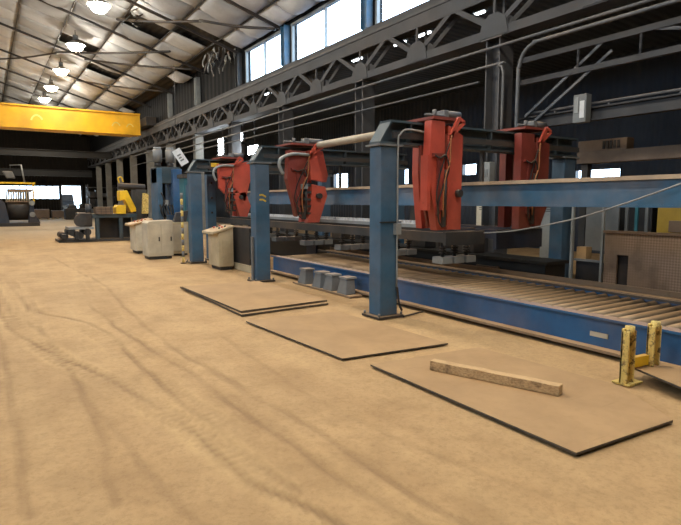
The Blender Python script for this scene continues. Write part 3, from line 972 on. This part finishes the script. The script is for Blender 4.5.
# ------------------------------------------------------------------ roller conveyor
def conveyor():
    o = thing('roller_conveyor', 'long roller conveyor with blue side channel and dusty tan rollers', 'conveyor', (6.1, 4, 0))
    y0, y1 = -3.0, 11.2
    B().box(5.40, 5.44, y0, y1, .07, .37).done('side_channel', 'blue_conveyor', o)
    B().box(5.34, 5.50, y0, y1, .37, .395).done('top_flange', 'blue_conveyor', o)
    B().box(5.28, 5.46, y0, y1, .04, .07).done('bottom_flange', 'rust_flange', o)
    B().box(6.82, 6.87, y0, y1, .07, .42).done('rear_channel', 'blue_conveyor', o)
    b = B(); b.box(6.78, 6.92, y0, y1, .42, .45); b.box(6.9, 6.92, y0, y1, .45, .52)
    b.done('rear_guide', 'rust_flange', o)
    b = B(); b.box(6.55, 6.58, y0, y1, .44, .47)
    b.done('guide_bar', 'steel', o)
    b = B()
    y = y0 + .3
    while y < y1:
        b.box(5.44, 6.82, y, y + .1, .04, .14); b.box(5.44, 5.56, y, y + .1, .0, .04); b.box(6.7, 6.82, y, y + .1, 0, .04)
        y += 1.6
    b.done('foot_beam', 'black', o)
    B().box(5.50, 6.78, y0, y1, .16, .18).done('drip_tray', 'chequer_dark', o)
    n = 88
    first = None
    for i in range(n):
        y = y0 + .12 + i * (y1 - y0 - .2) / n
        if first is None:
            first = B().tube([(5.46, y, .345), (6.78, y, .345)], .055, 12).done('roller', 'roller', o)
            fy = y
        else:
            c = first.copy(); COL.objects.link(c); c.parent = o; c.location = (0, y - fy, 0)
    B().box(5.385, 5.40, 3.22, 3.42, .17, .22).done('name_plate', 'cream', o)
conveyor()

# ------------------------------------------------------------------ steel plates on the floor
def plate(pts, z0, th, label, nm='steel_plate'):
    b = B(); b.prism(pts, 'z', z0, z0 + th)
    o = b.done(nm, 'plate', None, .003)
    recenter(tag(o, label, 'plate', 'dusty steel plates lying on the floor'))
    return o
plate([(2.97, 10.15), (2.93, 7.12), (4.42, 7.22), (4.38, 9.9)], .0, .028, 'lower of two stacked steel plates farthest from the camera')
plate([(2.93, 9.9), (2.96, 7.2), (4.45, 7.3), (4.39, 9.8)], .034, .028, 'upper of two stacked steel plates, slightly shifted, nearest the bench stand')
plate([(2.83, 6.72), (2.95, 4.55), (4.28, 4.42), (4.2, 6.6)], .004, .018, 'middle dusty steel plate near the foot of the front gantry column')
plate([(3.06, 4.22), (3.04, 1.98), (4.10, 1.92), (4.5, 2.55), (4.42, 4.1)], .008, .02, 'nearest dusty steel plate, carrying the timber baulk')
plate([(4.86, 2.67), (4.6, 2.02), (4.5, .6), (5.2, .6), (5.22, 2.67)], .09, .02, 'raised steel plate at the right edge beside the chipped yellow stand')

recenter(tag(B().box(4.95, 5.05, .8, 2.3, 0, .088).done('steel_bearer', 'steel'), 'dark steel bearer under the raised plate at right edge', 'bearer'))
# timber baulk
def timber():
    a, c = Vector((3.46, 3.78, .03)), Vector((3.86, 2.68, .03))
    d = (c - a).normalized(); s = Vector((-d.y, d.x, 0)) * -.045
    up = Vector((0, 0, .088))
    b = B()
    n = 10
    rnd = random.Random(2)
    rings = []
    for i in range(n + 1):
        p = a + (c - a) * i / n
        j = lambda: Vector((rnd.uniform(-.004, .004), rnd.uniform(-.004, .004), 0))
        jz = Vector((0, 0, rnd.uniform(-.004, .003)))
        rings.append([b.bm.verts.new(q) for q in (p - s + j(), p + s + j(), p + s + up + jz + j(), p - s + up + jz + j())])
    for i in range(n):
        for k in range(4):
            b.bm.faces.new([rings[i][k], rings[i][(k + 1) % 4], rings[i + 1][(k + 1) % 4], rings[i + 1][k]])
    b.bm.faces.new(rings[0][::-1]); b.bm.faces.new(rings[-1])
    recenter(tag(b.done('timber_baulk', 'timber', None, .006), 'weathered square timber baulk lying on the nearest steel plate', 'timber'))
timber()

# yellow stand
t = thing('yellow_stand', 'chipped yellow steel stand of two posts joined by a low crossbar', 'stand', (4.86, 2.62, 0))
def ypost(x, y, h, zb):
    b = B()
    b.box(x - .06, x + .06, y - .012, y + .012, zb, h)
    b.box(x - .06, x - .04, y - .06, y + .012, zb, h - .02)
    b.box(x + .04, x + .06, y - .06, y + .012, zb, h - .02)
    o = b.done('post', 'chip_yellow', t, .006)
    B().tube([(x, y - .03, h - .06), (x, y - .03, h + .02)], .04, 10).done('post_pin', 'chip_yellow', o)
    return o
ypost(4.67, 2.62, .50, 0)
ypost(5.05, 2.60, .50, .112)
B().bar((4.71, 2.63, .17), (5.0, 2.605, .17), .05, .09).done('crossbar', 'yellow', t)
B().box(4.60, 4.82, 2.53, 2.69, 0, .015).done('foot_plate', 'chip_yellow', t)

# bench of four stop blocks
t = thing('block_stand', 'flat base carrying four grey trapezoid blocks beside the conveyor', 'stand', (5.14, 8.4, 0))
B().box(5.02, 5.26, 7.5, 9.55, .0, .03).done('base_plate', 'rust_flange', t)
for y in (9.22, 8.66, 8.27, 7.80):
    f = B().taper((5.13, y), .10, .15, .03, (5.16, y), .08, .10, .29).done('block', 'grey', t, .008)
    B().box(5.06, 5.27, y - .12, y + .12, .29, .32).done('cap_plate', 'grey_light', f)
# cable on the floor by the front column
recenter(tag(B().curve([(4.8, 5.85, .012), (5.0, 5.9, .012), (5.25, 5.95, .02)], .014, 6).done('floor_cable', 'rubber'), 'short dark cable on the floor from front column to conveyor', 'cable'))

# ------------------------------------------------------------------ control desks
def sloped_desk(x0, x1, y0, y1, zf, zb, label, mats=('cream', 'cream'), panel='orange'):
    o = thing('control_desk', label, 'control desk', ((x0 + x1) / 2, y0, 0))
    B().prism([(x0 + .04, .08), (x1, .08), (x1, zb), (x0 + .04, zf)], 'y', y0, y1).done('body', mats[0], o, .012)
    B().box(x0 + .1, x1 - .04, y0 + .04, y1 - .04, 0, .08).done('plinth', 'steel', o)
    lp = B().hexa([(x0 - .1, y0 - .03, zf - .02), (x1 + .02, y0 - .03, zb), (x1 + .02, y1 + .03, zb), (x0 - .1, y1 + .03, zf - .02),
              (x0 - .1, y0 - .03, zf + .04), (x1 + .02, y0 - .03, zb + .05), (x1 + .02, y1 + .03, zb + .05), (x0 - .1, y1 + .03, zf + .04)]).done('sloped_top', mats[1], o, .01)
    for i in range(3):
        for j in range(2):
            x = x0 + .1 + (x1 - x0 - .2) * (i + .5) / 3; y = y0 + (y1 - y0) * (j + .5) / 2
            z = zf + .045 + (zb - zf) * (x - x0 + .1) / (x1 - x0 + .12)
            B().tube([(x, y, z - .01), (x, y, z + .035)], .025, 10).done('push_button', 'red' if (i + j) % 2 else panel, lp)
    B().box(x0 + .14, x1 - .1, y0 - .012, y0, .18, zf - .16).done('door', mats[0], o, .004)
    return o
sloped_desk(4.47, 4.88, 12.25, 12.95, .86, 1.0, 'small cream control desk beside the farthest gantry column', ('cream_dirty', 'cream_dirty'), 'steel')
sloped_desk(3.8, 4.35, 17.6, 18.4, .86, 1.02, 'cream control desk with tan sloped top in front of the yellow machine', ('cream', 'wood'))
t = thing('control_cabinet', 'large white control cabinet between the sloped desk and the blue posts', 'cabinet', (4.07, 15.6, 0))
B().prism([(3.72, .08), (4.42, .08), (4.42, 1.08), (3.79, 1.06), (3.72, 1.0)], 'y', 15.6, 16.25).done('body', 'cream', t, .012)
B().box(3.76, 4.38, 15.64, 16.2, 0, .08).done('plinth', 'steel', t)
for x in (3.76, 4.09):
    d = B().box(x, x + .30, 15.585, 15.6, .15, .98).done('door', 'cream', t, .004)
    B().box(x + .25, x + .28, 15.56, 15.585, .5, .62).done('handle', 'steel', d)
t = thing('control_cabinet', 'narrower grey white cabinet with a black tilted screen on top', 'cabinet', (4.82, 16.3, 0))
B().box(4.55, 5.08, 16.3, 16.9, .06, 1.0).done('body', 'cream_dirty', t, .012)
B().box(4.6, 5.04, 16.34, 16.86, 0, .06).done('plinth', 'steel', t)
B().box(4.6, 5.03, 16.285, 16.3, .14, .92).done('door', 'cream', t, .004)
B().hexa([(4.66, 16.3, 1.0), (5.02, 16.3, 1.0), (5.02, 16.5, 1.0), (4.66, 16.5, 1.0), (4.76, 16.38, 1.27), (5.12, 16.38, 1.33), (5.12, 16.5, 1.33), (4.76, 16.5, 1.27)]).done('screen', 'black', t)

# base kerb and dark panel behind
t = thing('machine_enclosure', 'dark blue black machine enclosure between far and middle gantry', 'machine', (5.15, 12.2, 0))
B().box(4.96, 5.38, 11.5, 13.2, .16, 1.0).done('body', 'black', t)
B().box(4.93, 5.27, 11.4, 13.3, 0, .16).done('plinth', 'cream_dirty', t)
B().box(4.97, 5.33, 11.485, 11.5, .3, .9).done('door', 'blue_dark', t)

# ------------------------------------------------------------------ blue presses at the end of the line
def press(x0, x1, y0, y1, h, label, motors):
    o = thing('press_frame', label, 'press', ((x0 + x1) / 2, y0, 0))
    B().box(x0, x0 + .16, y0, y1, .04, h).done('side_frame', 'blue', o, .01)
    B().box(x1 - .3, x1, y0 - .1, y1, .04, h - .02).done('side_frame', 'blue_conveyor', o, .01)
    B().box(x0, x1, y0 + .1, y1 - .1, h - .5, h + .05).done('head', 'blue_dark', o, .01)
    B().box(x0 + .16, x1 - .3, y0 + .1, y1 - .1, .3, .8).done('bed', 'steel', o)
    B().box(x0 - .1, x1 + .1, y0 - .15, y1 + .1, 0, .04).done('base_plate', 'steel', o)
    for mx in motors:
        m = B().tube([(mx, y0 + .2, h + .2), (mx, y0 + .2, h + .62)], .15, 16).done('motor', 'grey', o)
        B().tube([(mx, y0 + .2, h + .05), (mx, y0 + .2, h + .2)], .11, 12).done('motor_flange', 'steel', m)
        B().tube([(mx, y0 + .2, h + .62), (mx, y0 + .2, h + .7)], .12, 16).done('motor_cap', 'grey_light', m)
    B().box(x0 + .2, x0 + .34, y0 - .02, y0 + .1, 1.45, 1.65).done('gauge', 'grey_light', o)
    B().curve([(x0 + .1, y0 - .02, 1.9), (x0 + .2, y0 - .1, 1.6), (x0 + .05, y0 - .1, 1.3), (x0 + .2, y0 - .05, 1.0)], .02, 6).done('hose', 'rubber', o)
    b = B()
    for k in range(5):
        b.bar((x0 + .05 + .1 * k, y0 - .02, 1.5), (x0 + .12 + .1 * k, y0 - .08, 1.15), .03, .06)
    b.done('valve_bank', 'black', o)
    return o
press(4.92, 5.72, 19.0, 19.9, 2.72, 'blue press frame topped by two grey motors, beyond the white cabinet', (5.0, 5.42))
t = thing('press_frame', 'narrow teal press frame between white cabinet and farthest gantry column', 'press', (4.85, 16.95, 0))
B().box(5.2, 5.6, 17.0, 17.5, .04, 2.32).done('side_frame', 'teal', t, .01)
B().box(5.25, 5.42, 16.96, 17.0, 1.1, 2.1).done('door', 'blue', t)
B().box(5.1, 5.7, 16.94, 17.6, 0, .04).done('base_plate', 'steel', t)
B().box(5.15, 5.66, 16.95, 17.55, 2.32, 2.44).done('head', 'steel', t)
B().box(5.45, 5.56, 16.95, 17.0, 1.55, 1.7).done('gauge', 'white', t)
t = thing('striped_pole', 'thin yellow and dark safety pole beside the farthest gantry column', 'pole', (4.3, 14.2, 0))
for k in range(12):
    B().tube([(4.27, 14.2, .02 + k * .15), (4.27, 14.2, .17 + k * .15)], .035, 8).done('band', 'chip_yellow' if k % 2 == 0 else 'grey', t)
B().tube([(4.27, 14.2, 0), (4.27, 14.2, .02)], .08, 10).done('base', 'steel', t)

# tilted white sign sheet
t = thing('hanging_sign', 'tilted white sheet sign hanging above the blue press frames', 'sign', (5.42, 18.0, 2.75))
cen = Vector((5.42, 18.0, 3.03)); d = Vector((.26, -.04, -.42)).normalized(); s = Vector((.85, 0, .5)).normalized(); s = (s - d * s.dot(d)).normalized(); nn = d.cross(s)
def quad(u0, u1, v0, v1, w0, w1):
    return [cen + d * u + s * v + nn * w for w in (w0, w1) for (u, v) in ((u0, v0), (u1, v0), (u1, v1), (u0, v1))]
B().hexa(quad(-.27, .27, -.14, .14, -.006, .006)).done('sheet', 'white', t)
ws = 1 if nn.y < 0 else -1
for k in range(3):
    B().hexa(quad(-.1 + .09 * k, -.05 + .09 * k, -.07, .06 - .03 * (k % 2), ws * .006, ws * .009)).done('printed_line', 'grey', t)
B().tube([cen - d * .26, (5.3, 18.0, 5.9)], .006, 5).done('cord', 'steel', t)

# ------------------------------------------------------------------ far levelling machine with yellow guards
t = thing('levelling_machine', 'dark roll machine with yellow guards and blue bed beyond the control desks', 'machine', (3.8, 24, 0))
B().box(2.35, 5.4, 23.9, 25.3, 0, .1).done('base_frame', 'steel', t)
for k, x in enumerate((2.55, 2.82, 3.1, 3.38)):
    B().tube([(x, 23.85, .26 + .13 * (k % 2)), (x, 25.2, .26 + .13 * (k % 2))], .14, 14).done('roll', 'steel' if k % 2 else 'black', t)
for k, x in enumerate((2.45, 2.9, 3.3)):
    B().box(x, x + .14, 23.75, 23.9, .1, .34 + .1 * k).done('bearing_block', 'black', t, .02)
B().box(2.7, 3.6, 23.8, 24.9, .5, .6).done('roll_cover', 'grey_light', t)
B().box(3.1, 3.6, 24.0, 25.0, .6, 1.15).done('gear_case', 'black', t, .05)
B().tube([(3.15, 23.85, .85), (3.15, 24.0, .85)], .24, 16).done('drive_wheel', 'steel', t)
B().tube([(3.5, 24.2, 1.0), (3.5, 24.2, 1.5)], .12, 12).done('motor', 'steel', t)
B().box(3.6, 5.3, 23.9, 25.2, .95, 1.1).done('bed', 'blue_dark', t)
for x in (3.7, 4.6, 5.15):
    B().box(x, x + .14, 23.95, 24.1, .1, .95).done('bed_leg', 'blue_dark', t)
B().box(3.85, 5.2, 24.6, 24.7, .1, .95).done('bed_panel', 'black', t)
bx = B().box(3.72, 4.34, 23.8, 24.4, 1.1, 1.38).done('wooden_crate', 'ledge', t)
b = B()
for z in (1.18, 1.29):
    b.box(3.71, 4.35, 23.79, 23.8, z, z + .012)
for x in (3.9, 4.08, 4.26):
    b.box(x, x + .012, 23.79, 23.8, 1.1, 1.38)
b.done('crate_gap', 'black', bx)
B().prism([(4.48, 1.1), (4.86, 1.1), (4.86, 1.46), (4.56, 1.46), (4.48, 1.36)], 'y', 23.8, 24.5).done('yellow_guard', 'yellow', t, .02)
B().prism([(4.68, 1.62), (4.68, 2.04), (4.98, 2.06), (5.36, 1.2), (5.1, 1.14), (4.86, 1.68)], 'y', 24.0, 24.6).done('yellow_arm', 'yellow', t, .03)
B().tube([(4.68, 24.3, 2.24), (5.75, 24.3, 2.2)], .13, 14).done('top_roll', 'black', t)
B().curve([(4.72, 24.2, 2.36), (4.68, 24.2, 2.55), (4.8, 24.2, 2.6), (4.88, 24.2, 2.4)], .03, 6).done('hook', 'yellow', t)
B().box(5.3, 5.75, 24.0, 24.8, 0, 2.1).done('stand', 'steel', t)
B().prism([(5.5, 1.1), (5.72, 1.1), (5.76, 1.9), (5.56, 1.95)], 'y', 23.7, 23.95).done('side_guard', 'chip_yellow', t)

# ------------------------------------------------------------------ uncoiler at the far left
t = thing('uncoiler', 'dark steel uncoiler with a large roll and side frames at far left', 'machine', (1.9, 42, 0))
B().box(.2, 3.0, 41.4, 43.4, 0, .22).done('base_frame', 'black', t)
B().tube([(1.25, 42.4, 1.0), (2.55, 42.4, 1.0)], .62, 24).done('roll', 'black', t)
B().prism([(.3, .2), (1.3, .2), (1.1, 1.5), (.6, 1.95), (-.2, 1.95), (-.2, .2)], 'y', 41.5, 42.0).done('side_frame', 'navy', t, .03)
B().prism([(2.35, .2), (3.05, .2), (2.75, .8), (2.7, 1.5), (2.5, 1.5)], 'y', 41.5, 42.0).done('side_frame', 'navy', t, .03)
b = B()
for k in range(10):
    x = 1.2 + k * .14
    b.box(x, x + .06, 41.9, 43.2, 1.62, 2.25)
b.done('slatted_guard', 'cream_dirty', t)
B().box(1.3, 2.7, 41.9, 43.2, 2.25, 2.42).done('top_cover', 'rust_flange', t)
B().box(1.15, 2.65, 41.9, 43.2, 1.56, 1.64).done('shelf', 'rust_flange', t)
B().box(-.6, 2.9, 42.0, 42.2, 2.75, 2.86).done('top_rail', 'yellow', t)
for x in (0.3, 2.72):
    B().box(x, x + .1, 42.05, 42.15, 1.5, 2.75).done('rail_post', 'yellow', t)
B().tube([(2.3, 42.1, 2.86), (2.15, 42.1, 4.0)], .05, 8).done('mast', 'grey_light', t)
B().bar((1.5, 42.1, 3.95), (2.2, 42.1, 4.0), .06, .06).done('jib', 'grey', t)
B().taper((1.55, 42.1), .25, .2, 3.1, (1.35, 42.1), .28, .2, 3.55).done('hoist_motor', 'grey', t, .05)
B().tube([(1.5, 42.1, 3.5), (1.55, 42.1, 3.95)], .02, 6).done('hoist_chain', 'steel', t)
for z, x in ((1.5, 2.6), (.75, 2.6)):
    B().tube([(x, 41.45, z), (x, 41.3, z)], .17, 14).done('drive_hub', 'grey_light', t)

# ------------------------------------------------------------------ far end: vehicle in the doorway, racks, crates
t = thing('parked_truck', 'dark parked truck seen in the bright doorway at the far end', 'truck', (7.1, 63, 0))
B().box(6.45, 7.85, 62.5, 66.5, .45, 1.15).done('chassis', 'black', t, .05)
B().taper((7.15, 63.6), .68, .8, 1.15, (7.15, 63.7), .58, .6, 2.35).done('cab', 'black', t, .05)
B().box(6.65, 7.65, 62.86, 62.9, 1.3, 1.7).done('windscreen', 'glass', t)
b = B()
for k in range(4):
    b.box(6.7, 7.6, 62.46, 62.5, .6 + .12 * k, .66 + .12 * k)
b.done('grille', 'grey_light', t)
for x in (6.4, 7.7):
    for y in (63.2, 65.8):
        B().tube([(x, y, .42), (x + .22, y, .42)], .42, 16).done('wheel', 'rubber', t)
struct(B().box(-30, 45, YFAR + .3, 140, -.12, -.05).done('yard_ground', 'rust_flange'))
def rack(x0, x1, y, label, seed):
    rnd = random.Random(seed)
    o = thing('storage_rack', label, 'rack', ((x0 + x1) / 2, y, 0), 'dark storage racks by the far wall')
    for x in (x0, x1 - .1):
        for yy in (y, y + .9):
            B().box(x, x + .1, yy, yy + .1, 0, 3.2).done('rack_post', 'black', o)
    for z in (.2, 1.1, 2.0, 2.9):
        s = B().box(x0, x1, y, y + 1.0, z, z + .08).done('shelf', 'steel', o)
        x = x0 + .15
        while x < x1 - .5 and z < 2.9:
            w = rnd.uniform(.3, .6)
            B().box(x, x + w, y + .1, y + .9, z + .08, z + rnd.uniform(.35, .8)).done('stored_bundle', rnd.choice(['black', 'steel', 'grey']), s)
            x += w + .08
    return o
rack(8.25, 10.2, 57.0, 'dark loaded storage rack just right of the bright doorway', 5)
rack(10.6, 12.4, 56.5, 'dark storage rack against the far wall, farther right', 8)
def crate(x, y, w, d, h, label):
    o = thing('crate', label, 'crate', (x, y, 0), 'crates by the far wall')
    B().box(x - w / 2, x + w / 2, y - d / 2, y + d / 2, .1, h).done('body', 'chequer_dark', o, .02)
    for s in (-1, 0, 1):
        B().box(x + s * (w / 2 - .08) - .06, x + s * (w / 2 - .08) + .06, y - d / 2, y + d / 2, 0, .1).done('runner', 'wood', o)
crate(4.2, 57.6, 1.5, 1.2, .9, 'brown crate below the far strip window, left one')
crate(5.7, 58.0, 1.0, 1.0, .75, 'brown crate below the far strip window, right one')
t = thing('machine_block', 'low dark machine block standing in front of the far doorway', 'machine', (7.0, 55, 0))
B().box(6.0, 8.0, 54.6, 55.8, 0, 1.0).done('body', 'black', t, .04)
B().box(6.3, 7.0, 54.8, 55.6, 1.0, 1.3).done('hood', 'steel', t, .04)
B().tube([(7.4, 55.2, 1.0), (7.4, 55.2, 1.4)], .2, 14).done('motor', 'steel', t)

# ------------------------------------------------------------------ pipes and secondary framing in the aisle
def pipe(pts, r, label, bend=False):
    o = B().curve(pts, r, 8, 5).done('pipe', 'pipe') if bend else B().tube(pts, r, 8).done('pipe', 'pipe')
    recenter(tag(o, label, 'pipe', 'pipes along the column line'))
XP = 8.74
pipe([(XP, 40, 4.66), (XP, -3, 4.66)], .03, 'topmost long grey pipe passing the columns below the girder')
pipe([(XP - .02, 7.28, 1.95), (XP - .02, 7.28, 3.9), (XP - .02, 7.26, 4.15), (XP - .02, 7.15, 4.4), (XP - .02, 6.9, 4.52), (XP - .02, 6.5, 4.53), (XP - .02, 2, 4.53), (XP - .02, -3, 4.53)], .035, 'grey pipe rising beside the first column and bending right', True)
pipe([(XP, 30, 4.32), (XP, 14, 4.32), (XP, 8.2, 4.32), (XP, 7.78, 4.29), (XP, 7.68, 4.17), (XP, 7.66, 4.0), (XP, 7.66, 2.9)], .028, 'grey pipe from the far end bending down at the first column', True)
pipe([(XP, 40, 4.05), (XP, 8.3, 4.05)], .022, 'lowest thin grey pipe ending at the first column')
pipe([(9.35, 7.5, 3.36), (9.35, -3, 3.36)], .025, 'thin handrail pipe above the steel beam at upper right')
# secondary lattice to the right of the first column
t = thing('aisle_truss', 'light steel truss of thin chords and braces right of the first column', 'truss', (9.3, 2, 4.0))
B().box(9.25, 9.33, -3, 7.75, 4.36, 4.46).done('top_chord', 'girder', t)
B().box(9.25, 9.35, -3, 7.75, 3.93, 4.03).done('bottom_chord', 'girder', t)
for y in (6.4, 5.25, 4.1, 2.9, 1.5):
    B().box(9.27, 9.31, y - .02, y + .02, 4.03, 4.36).done('upright', 'girder', t)
for a, c in (((7.55, 3.3), (5.9, 4.4)), ((7.3, 3.2), (5.75, 4.2)), ((5.1, 4.4), (3.6, 4.05)), ((3.6, 4.05), (2.2, 4.4))):
    B().bar((9.29, a[0], a[1]), (9.29, c[0], c[1]), .03, .05).done('brace', 'pipe', t)
t = thing('steel_joist', 'horizontal steel joist below the handrail pipe at upper right', 'joist', (9.4, 2, 3.1))
B().ibeam((9.4, -3, 3.18), (9.4, 7.75, 3.18), .16, .24, .025).done('section', 'girder', t)
b = B()
for y in (6.9, 5.8, 4.6, 3.5, 2.2):
    b.box(9.34, 9.37, y - .015, y + .015, 3.3, 3.36)
b.done('rail_bracket', 'pipe', t)
t = thing('junction_box', 'grey junction box with paper tags on the upper right joist', 'box', (9.2, 6.2, 3.02))
B().box(9.14, 9.3, 6.1, 6.36, 3.02, 3.52).done('body', 'grey', t, .01)
B().box(9.13, 9.14, 6.13, 6.22, 3.1, 3.4).done('paper_tag', 'white', t)
B().box(9.13, 9.14, 6.25, 6.33, 3.2, 3.48).done('paper_tag', 'grey_light', t)
t = thing('switch_box', 'small grey switch box fixed beside the first steel column', 'box', (8.77, 8.0, 2.15))
B().box(8.64, 8.8, 7.85, 8.1, 1.95, 2.4).done('body', 'grey_light', t, .01)
B().box(8.63, 8.64, 7.9, 8.05, 2.1, 2.25).done('cover', 'grey', t)
B().tube([(8.72, 8.0, 2.4), (8.72, 8.0, 2.9)], .02, 8).done('conduit', 'pipe', t)
# tan ledge and box at the aisle
t = thing('wall_ledge', 'tan brown horizontal ledge beam at the right of the dark aisle', 'ledge', (11, 6, 2.4))
B().box(11.0, 11.3, -2, 7.5, 2.42, 2.66).done('beam', 'ledge', t)
for y in (-1.8, 7.3):
    B().box(11.1, 11.25, y, y + .15, 0, 2.42).done('post', 'steel', t)
t = thing('vent_unit', 'small tan vent unit with dark grille standing on the brown ledge', 'vent', (11.1, 6.9, 2.66))
B().box(11.02, 11.28, 6.4, 7.5, 2.66, 2.9).done('body', 'ledge', t, .01)
b = B()
for k in range(5):
    b.box(11.005, 11.02, 6.55 + k * .08, 6.6 + k * .08, 2.7, 2.86)
b.done('grille', 'black', t)
# work lights deep in the aisle
def flood(x, y, z, w, h, label):
    o = thing('flood_light', label, 'light', (x, y, z), 'bright flood lights above the far gantry')
    B().box(x, x + .15, y - w / 2 - .04, y + w / 2 + .04, z - .04, z + h + .04).done('housing', 'steel', o)
    B().box(x - .02, x, y - w / 2, y + w / 2, z, z + h).done('lens', 'flood', o)
    B().tube([(x + .08, y, z + h + .04), (x + .08, y, 6.14)], .02, 6).done('stem', 'steel', o)
flood(9.6, 25.4, 3.8, .6, .75, 'tall bright flood light left of the two above the red trolley')
flood(9.6, 23.4, 3.7, .8, .36, 'bright flood light above the farthest red trolley, middle one')
flood(9.6, 21.7, 3.58, .95, .34, 'wide bright flood light above the farthest red trolley, right one')
flood(9.6, 22.9, 4.25, .2, .35, 'small bright flood light highest of the group')

# ------------------------------------------------------------------ behind the conveyor at right
t = thing('chequer_guard', 'brown chequered steel guard panel at the right behind the conveyor', 'guard', (8.4, 3.7, 0))
B().box(8.38, 8.42, 4.93, 5.14, .05, 1.10).done('panel', 'diamond', t)
B().box(8.38, 8.42, 1.0, 4.74, .05, 1.12).done('panel', 'diamond', t)
B().box(8.38, 8.42, 4.74, 4.93, .76, 1.10).done('lintel', 'diamond', t)
B().box(8.36, 8.44, .95, 5.17, 1.10, 1.14).done('top_rail', 'chequer_dark', t)
for y in (5.14, 4.05, 2.5, .97):
    B().box(8.43, 8.49, y - .03, y + .03, 0, 1.12).done('post', 'steel', t)
B().box(8.47, 8.49, 4.7, 4.97, .02, .78).done('dark_backing', 'black', t)  # black sheet added behind the opening to paint in its darkness
t = thing('guard_booth', 'grey sheet booth with pale corner posts behind the long blue beam', 'booth', (8.9, 5.6, 0))
for y in (5.83, 5.27):
    B().box(8.5, 8.54, y - .02, y + .02, 0, 1.6).done('corner_post', 'grey_light', t)
B().box(8.92, 8.95, 5.25, 5.85, .75, 1.62).done('curtain', 'grey', t)
B().box(8.62, 8.9, 5.3, 5.8, .0, .58).done('cabinet', 'black', t)
B().box(8.58, 8.62, 5.3, 5.82, .58, .62).done('shelf', 'grey', t)
B().box(8.62, 8.78, 5.62, 5.8, .62, .82).done('tool_box', 'wood', t)
t = thing('yellow_hood', 'yellow machine hood in a shade-darkened colour at right edge under the blue beam', 'machine', (9.2, 4, 0))
B().box(9.1, 10.0, 2.4, 4.72, .9, 1.75).done('hood', 'yellow_shaded', t, .02)
B().box(9.15, 9.95, 2.45, 4.65, 0, .9).done('body', 'steel', t)
B().box(9.04, 9.1, 4.25, 4.5, 1.12, 1.3).done('latch_box', 'chequer_dark', t)
t = thing('machine_cabinet', 'dark machine cabinet with vertical ribs left of the yellow hood', 'cabinet', (9.3, 5.1, 0))
B().box(9.2, 9.9, 4.85, 5.55, .0, 1.7).done('body', 'black', t)
for k in range(4):
    B().box(9.17, 9.2, 4.9 + k * .17, 4.95 + k * .17, .1, 1.65).done('rib', 'teal' if k == 1 else 'grey', t)
def cabinet(x, y, w, h, m, label):
    o = thing('electrical_cabinet', label, 'cabinet', (x, y, 0))
    B().box(x, x + .5, y, y + w, .08, h).done('body', m, o, .01)
    B().box(x + .03, x + .47, y + .03, y + w - .03, 0, .08).done('plinth', 'steel', o)
    d = B().box(x - .015, x, y + .04, y + w - .04, .15, h - .06).done('door', m, o)
    B().box(x - .04, x - .015, y + .08, y + .11, h * .5, h * .5 + .12).done('handle', 'steel', d)
    b = B()
    for k in range(4):
        b.box(x - .02, x - .014, y + .1, y + w - .1, h - .3 + k * .04, h - .285 + k * .04)
    b.done('vent', 'steel', o)
cabinet(9.35, 8.35, .5, 1.72, 'cream', 'pale electrical cabinet seen just right of the nearest red trolley')
cabinet(9.45, 6.75, .45, 1.7, 'grey_light', 'grey electrical cabinet seen beside the rear red trolley')
cabinet(10.2, 11.0, 1.2, 1.5, 'steel', 'dark steel cabinet deep in the aisle behind the front gantry')
t = thing('machine_bed', 'long low dark machine bed behind the roller conveyor', 'machine', (7.7, 10, 0))
B().box(7.25, 7.75, 5.4, 16.5, .04, .62).done('body', 'soot', t, .01)
B().box(7.22, 7.78, 5.36, 16.5, .62, .67).done('top_plate', 'soot', t)
b = B(); b.box(7.3, 7.7, 5.45, 16.4, 0, .04); b.done('plinth', 'black', t)
for y in (6.3, 7.4, 9.0, 10.6, 12.4):
    B().box(7.21, 7.25, y, y + .5, .16, .5).done('cover_panel', 'chequer_dark' if y < 8 else 'navy', t)
for y in (7.0, 8.3, 11.4):
    B().box(7.35, 7.65, y, y + .45, .67, .92).done('gear_case', 'black', t, .02)

# ------------------------------------------------------------------ light and sky
w = bpy.data.worlds.new('sky'); SC.world = w
w.use_nodes = True
bg = w.node_tree.nodes['Background']
bg.inputs[0].default_value = (.66, .84, 1.0, 1)
bg.inputs[1].default_value = 12.0
def portal(loc, rot, sx, sy):
    ld = bpy.data.lights.new('window_portal', 'AREA'); ld.shape = 'RECTANGLE'; ld.size = sx; ld.size_y = sy
    ld.cycles.is_portal = True
    o = bpy.data.objects.new('window_portal', ld); COL.objects.link(o); o.location = loc; o.rotation_euler = rot
H90 = math.pi / 2
for s in (1, -1):
    portal((9.35 * s, 10, (ZS + ZH) / 2), (0, H90 * s, 0), ZH - ZS, 22.6)
portal((4.7, YFAR + .2, 1.6), (-H90, 0, 0), 7.2, 3.2)

# ------------------------------------------------------------------ camera
F = 550.0
yaw = math.atan2(356, math.hypot(F, 61)); pit = math.atan2(61, F)
cd = bpy.data.cameras.new('camera'); cam = bpy.data.objects.new('camera', cd); COL.objects.link(cam)
cd.sensor_width = 36; cd.lens = F / 681 * 36
cam.location = (0, 0, 1.6)
cam.rotation_euler = (math.pi / 2 - pit, 0, -yaw)
cd.clip_start = .05; cd.clip_end = 400
SC.camera = cam
vs = SC.view_settings
vs.view_transform = 'Standard'; vs.look = 'None'; vs.gamma = 1; vs.use_curve_mapping = False
vs.exposure = 0.0
SC.cycles.use_denoising = True
SC.cycles.max_bounces = 8
SC.cycles.diffuse_bounces = 4
SC.cycles.transparent_max_bounces = 12
SC.cycles.sample_clamp_indirect = 6
SC.render.film_transparent = False
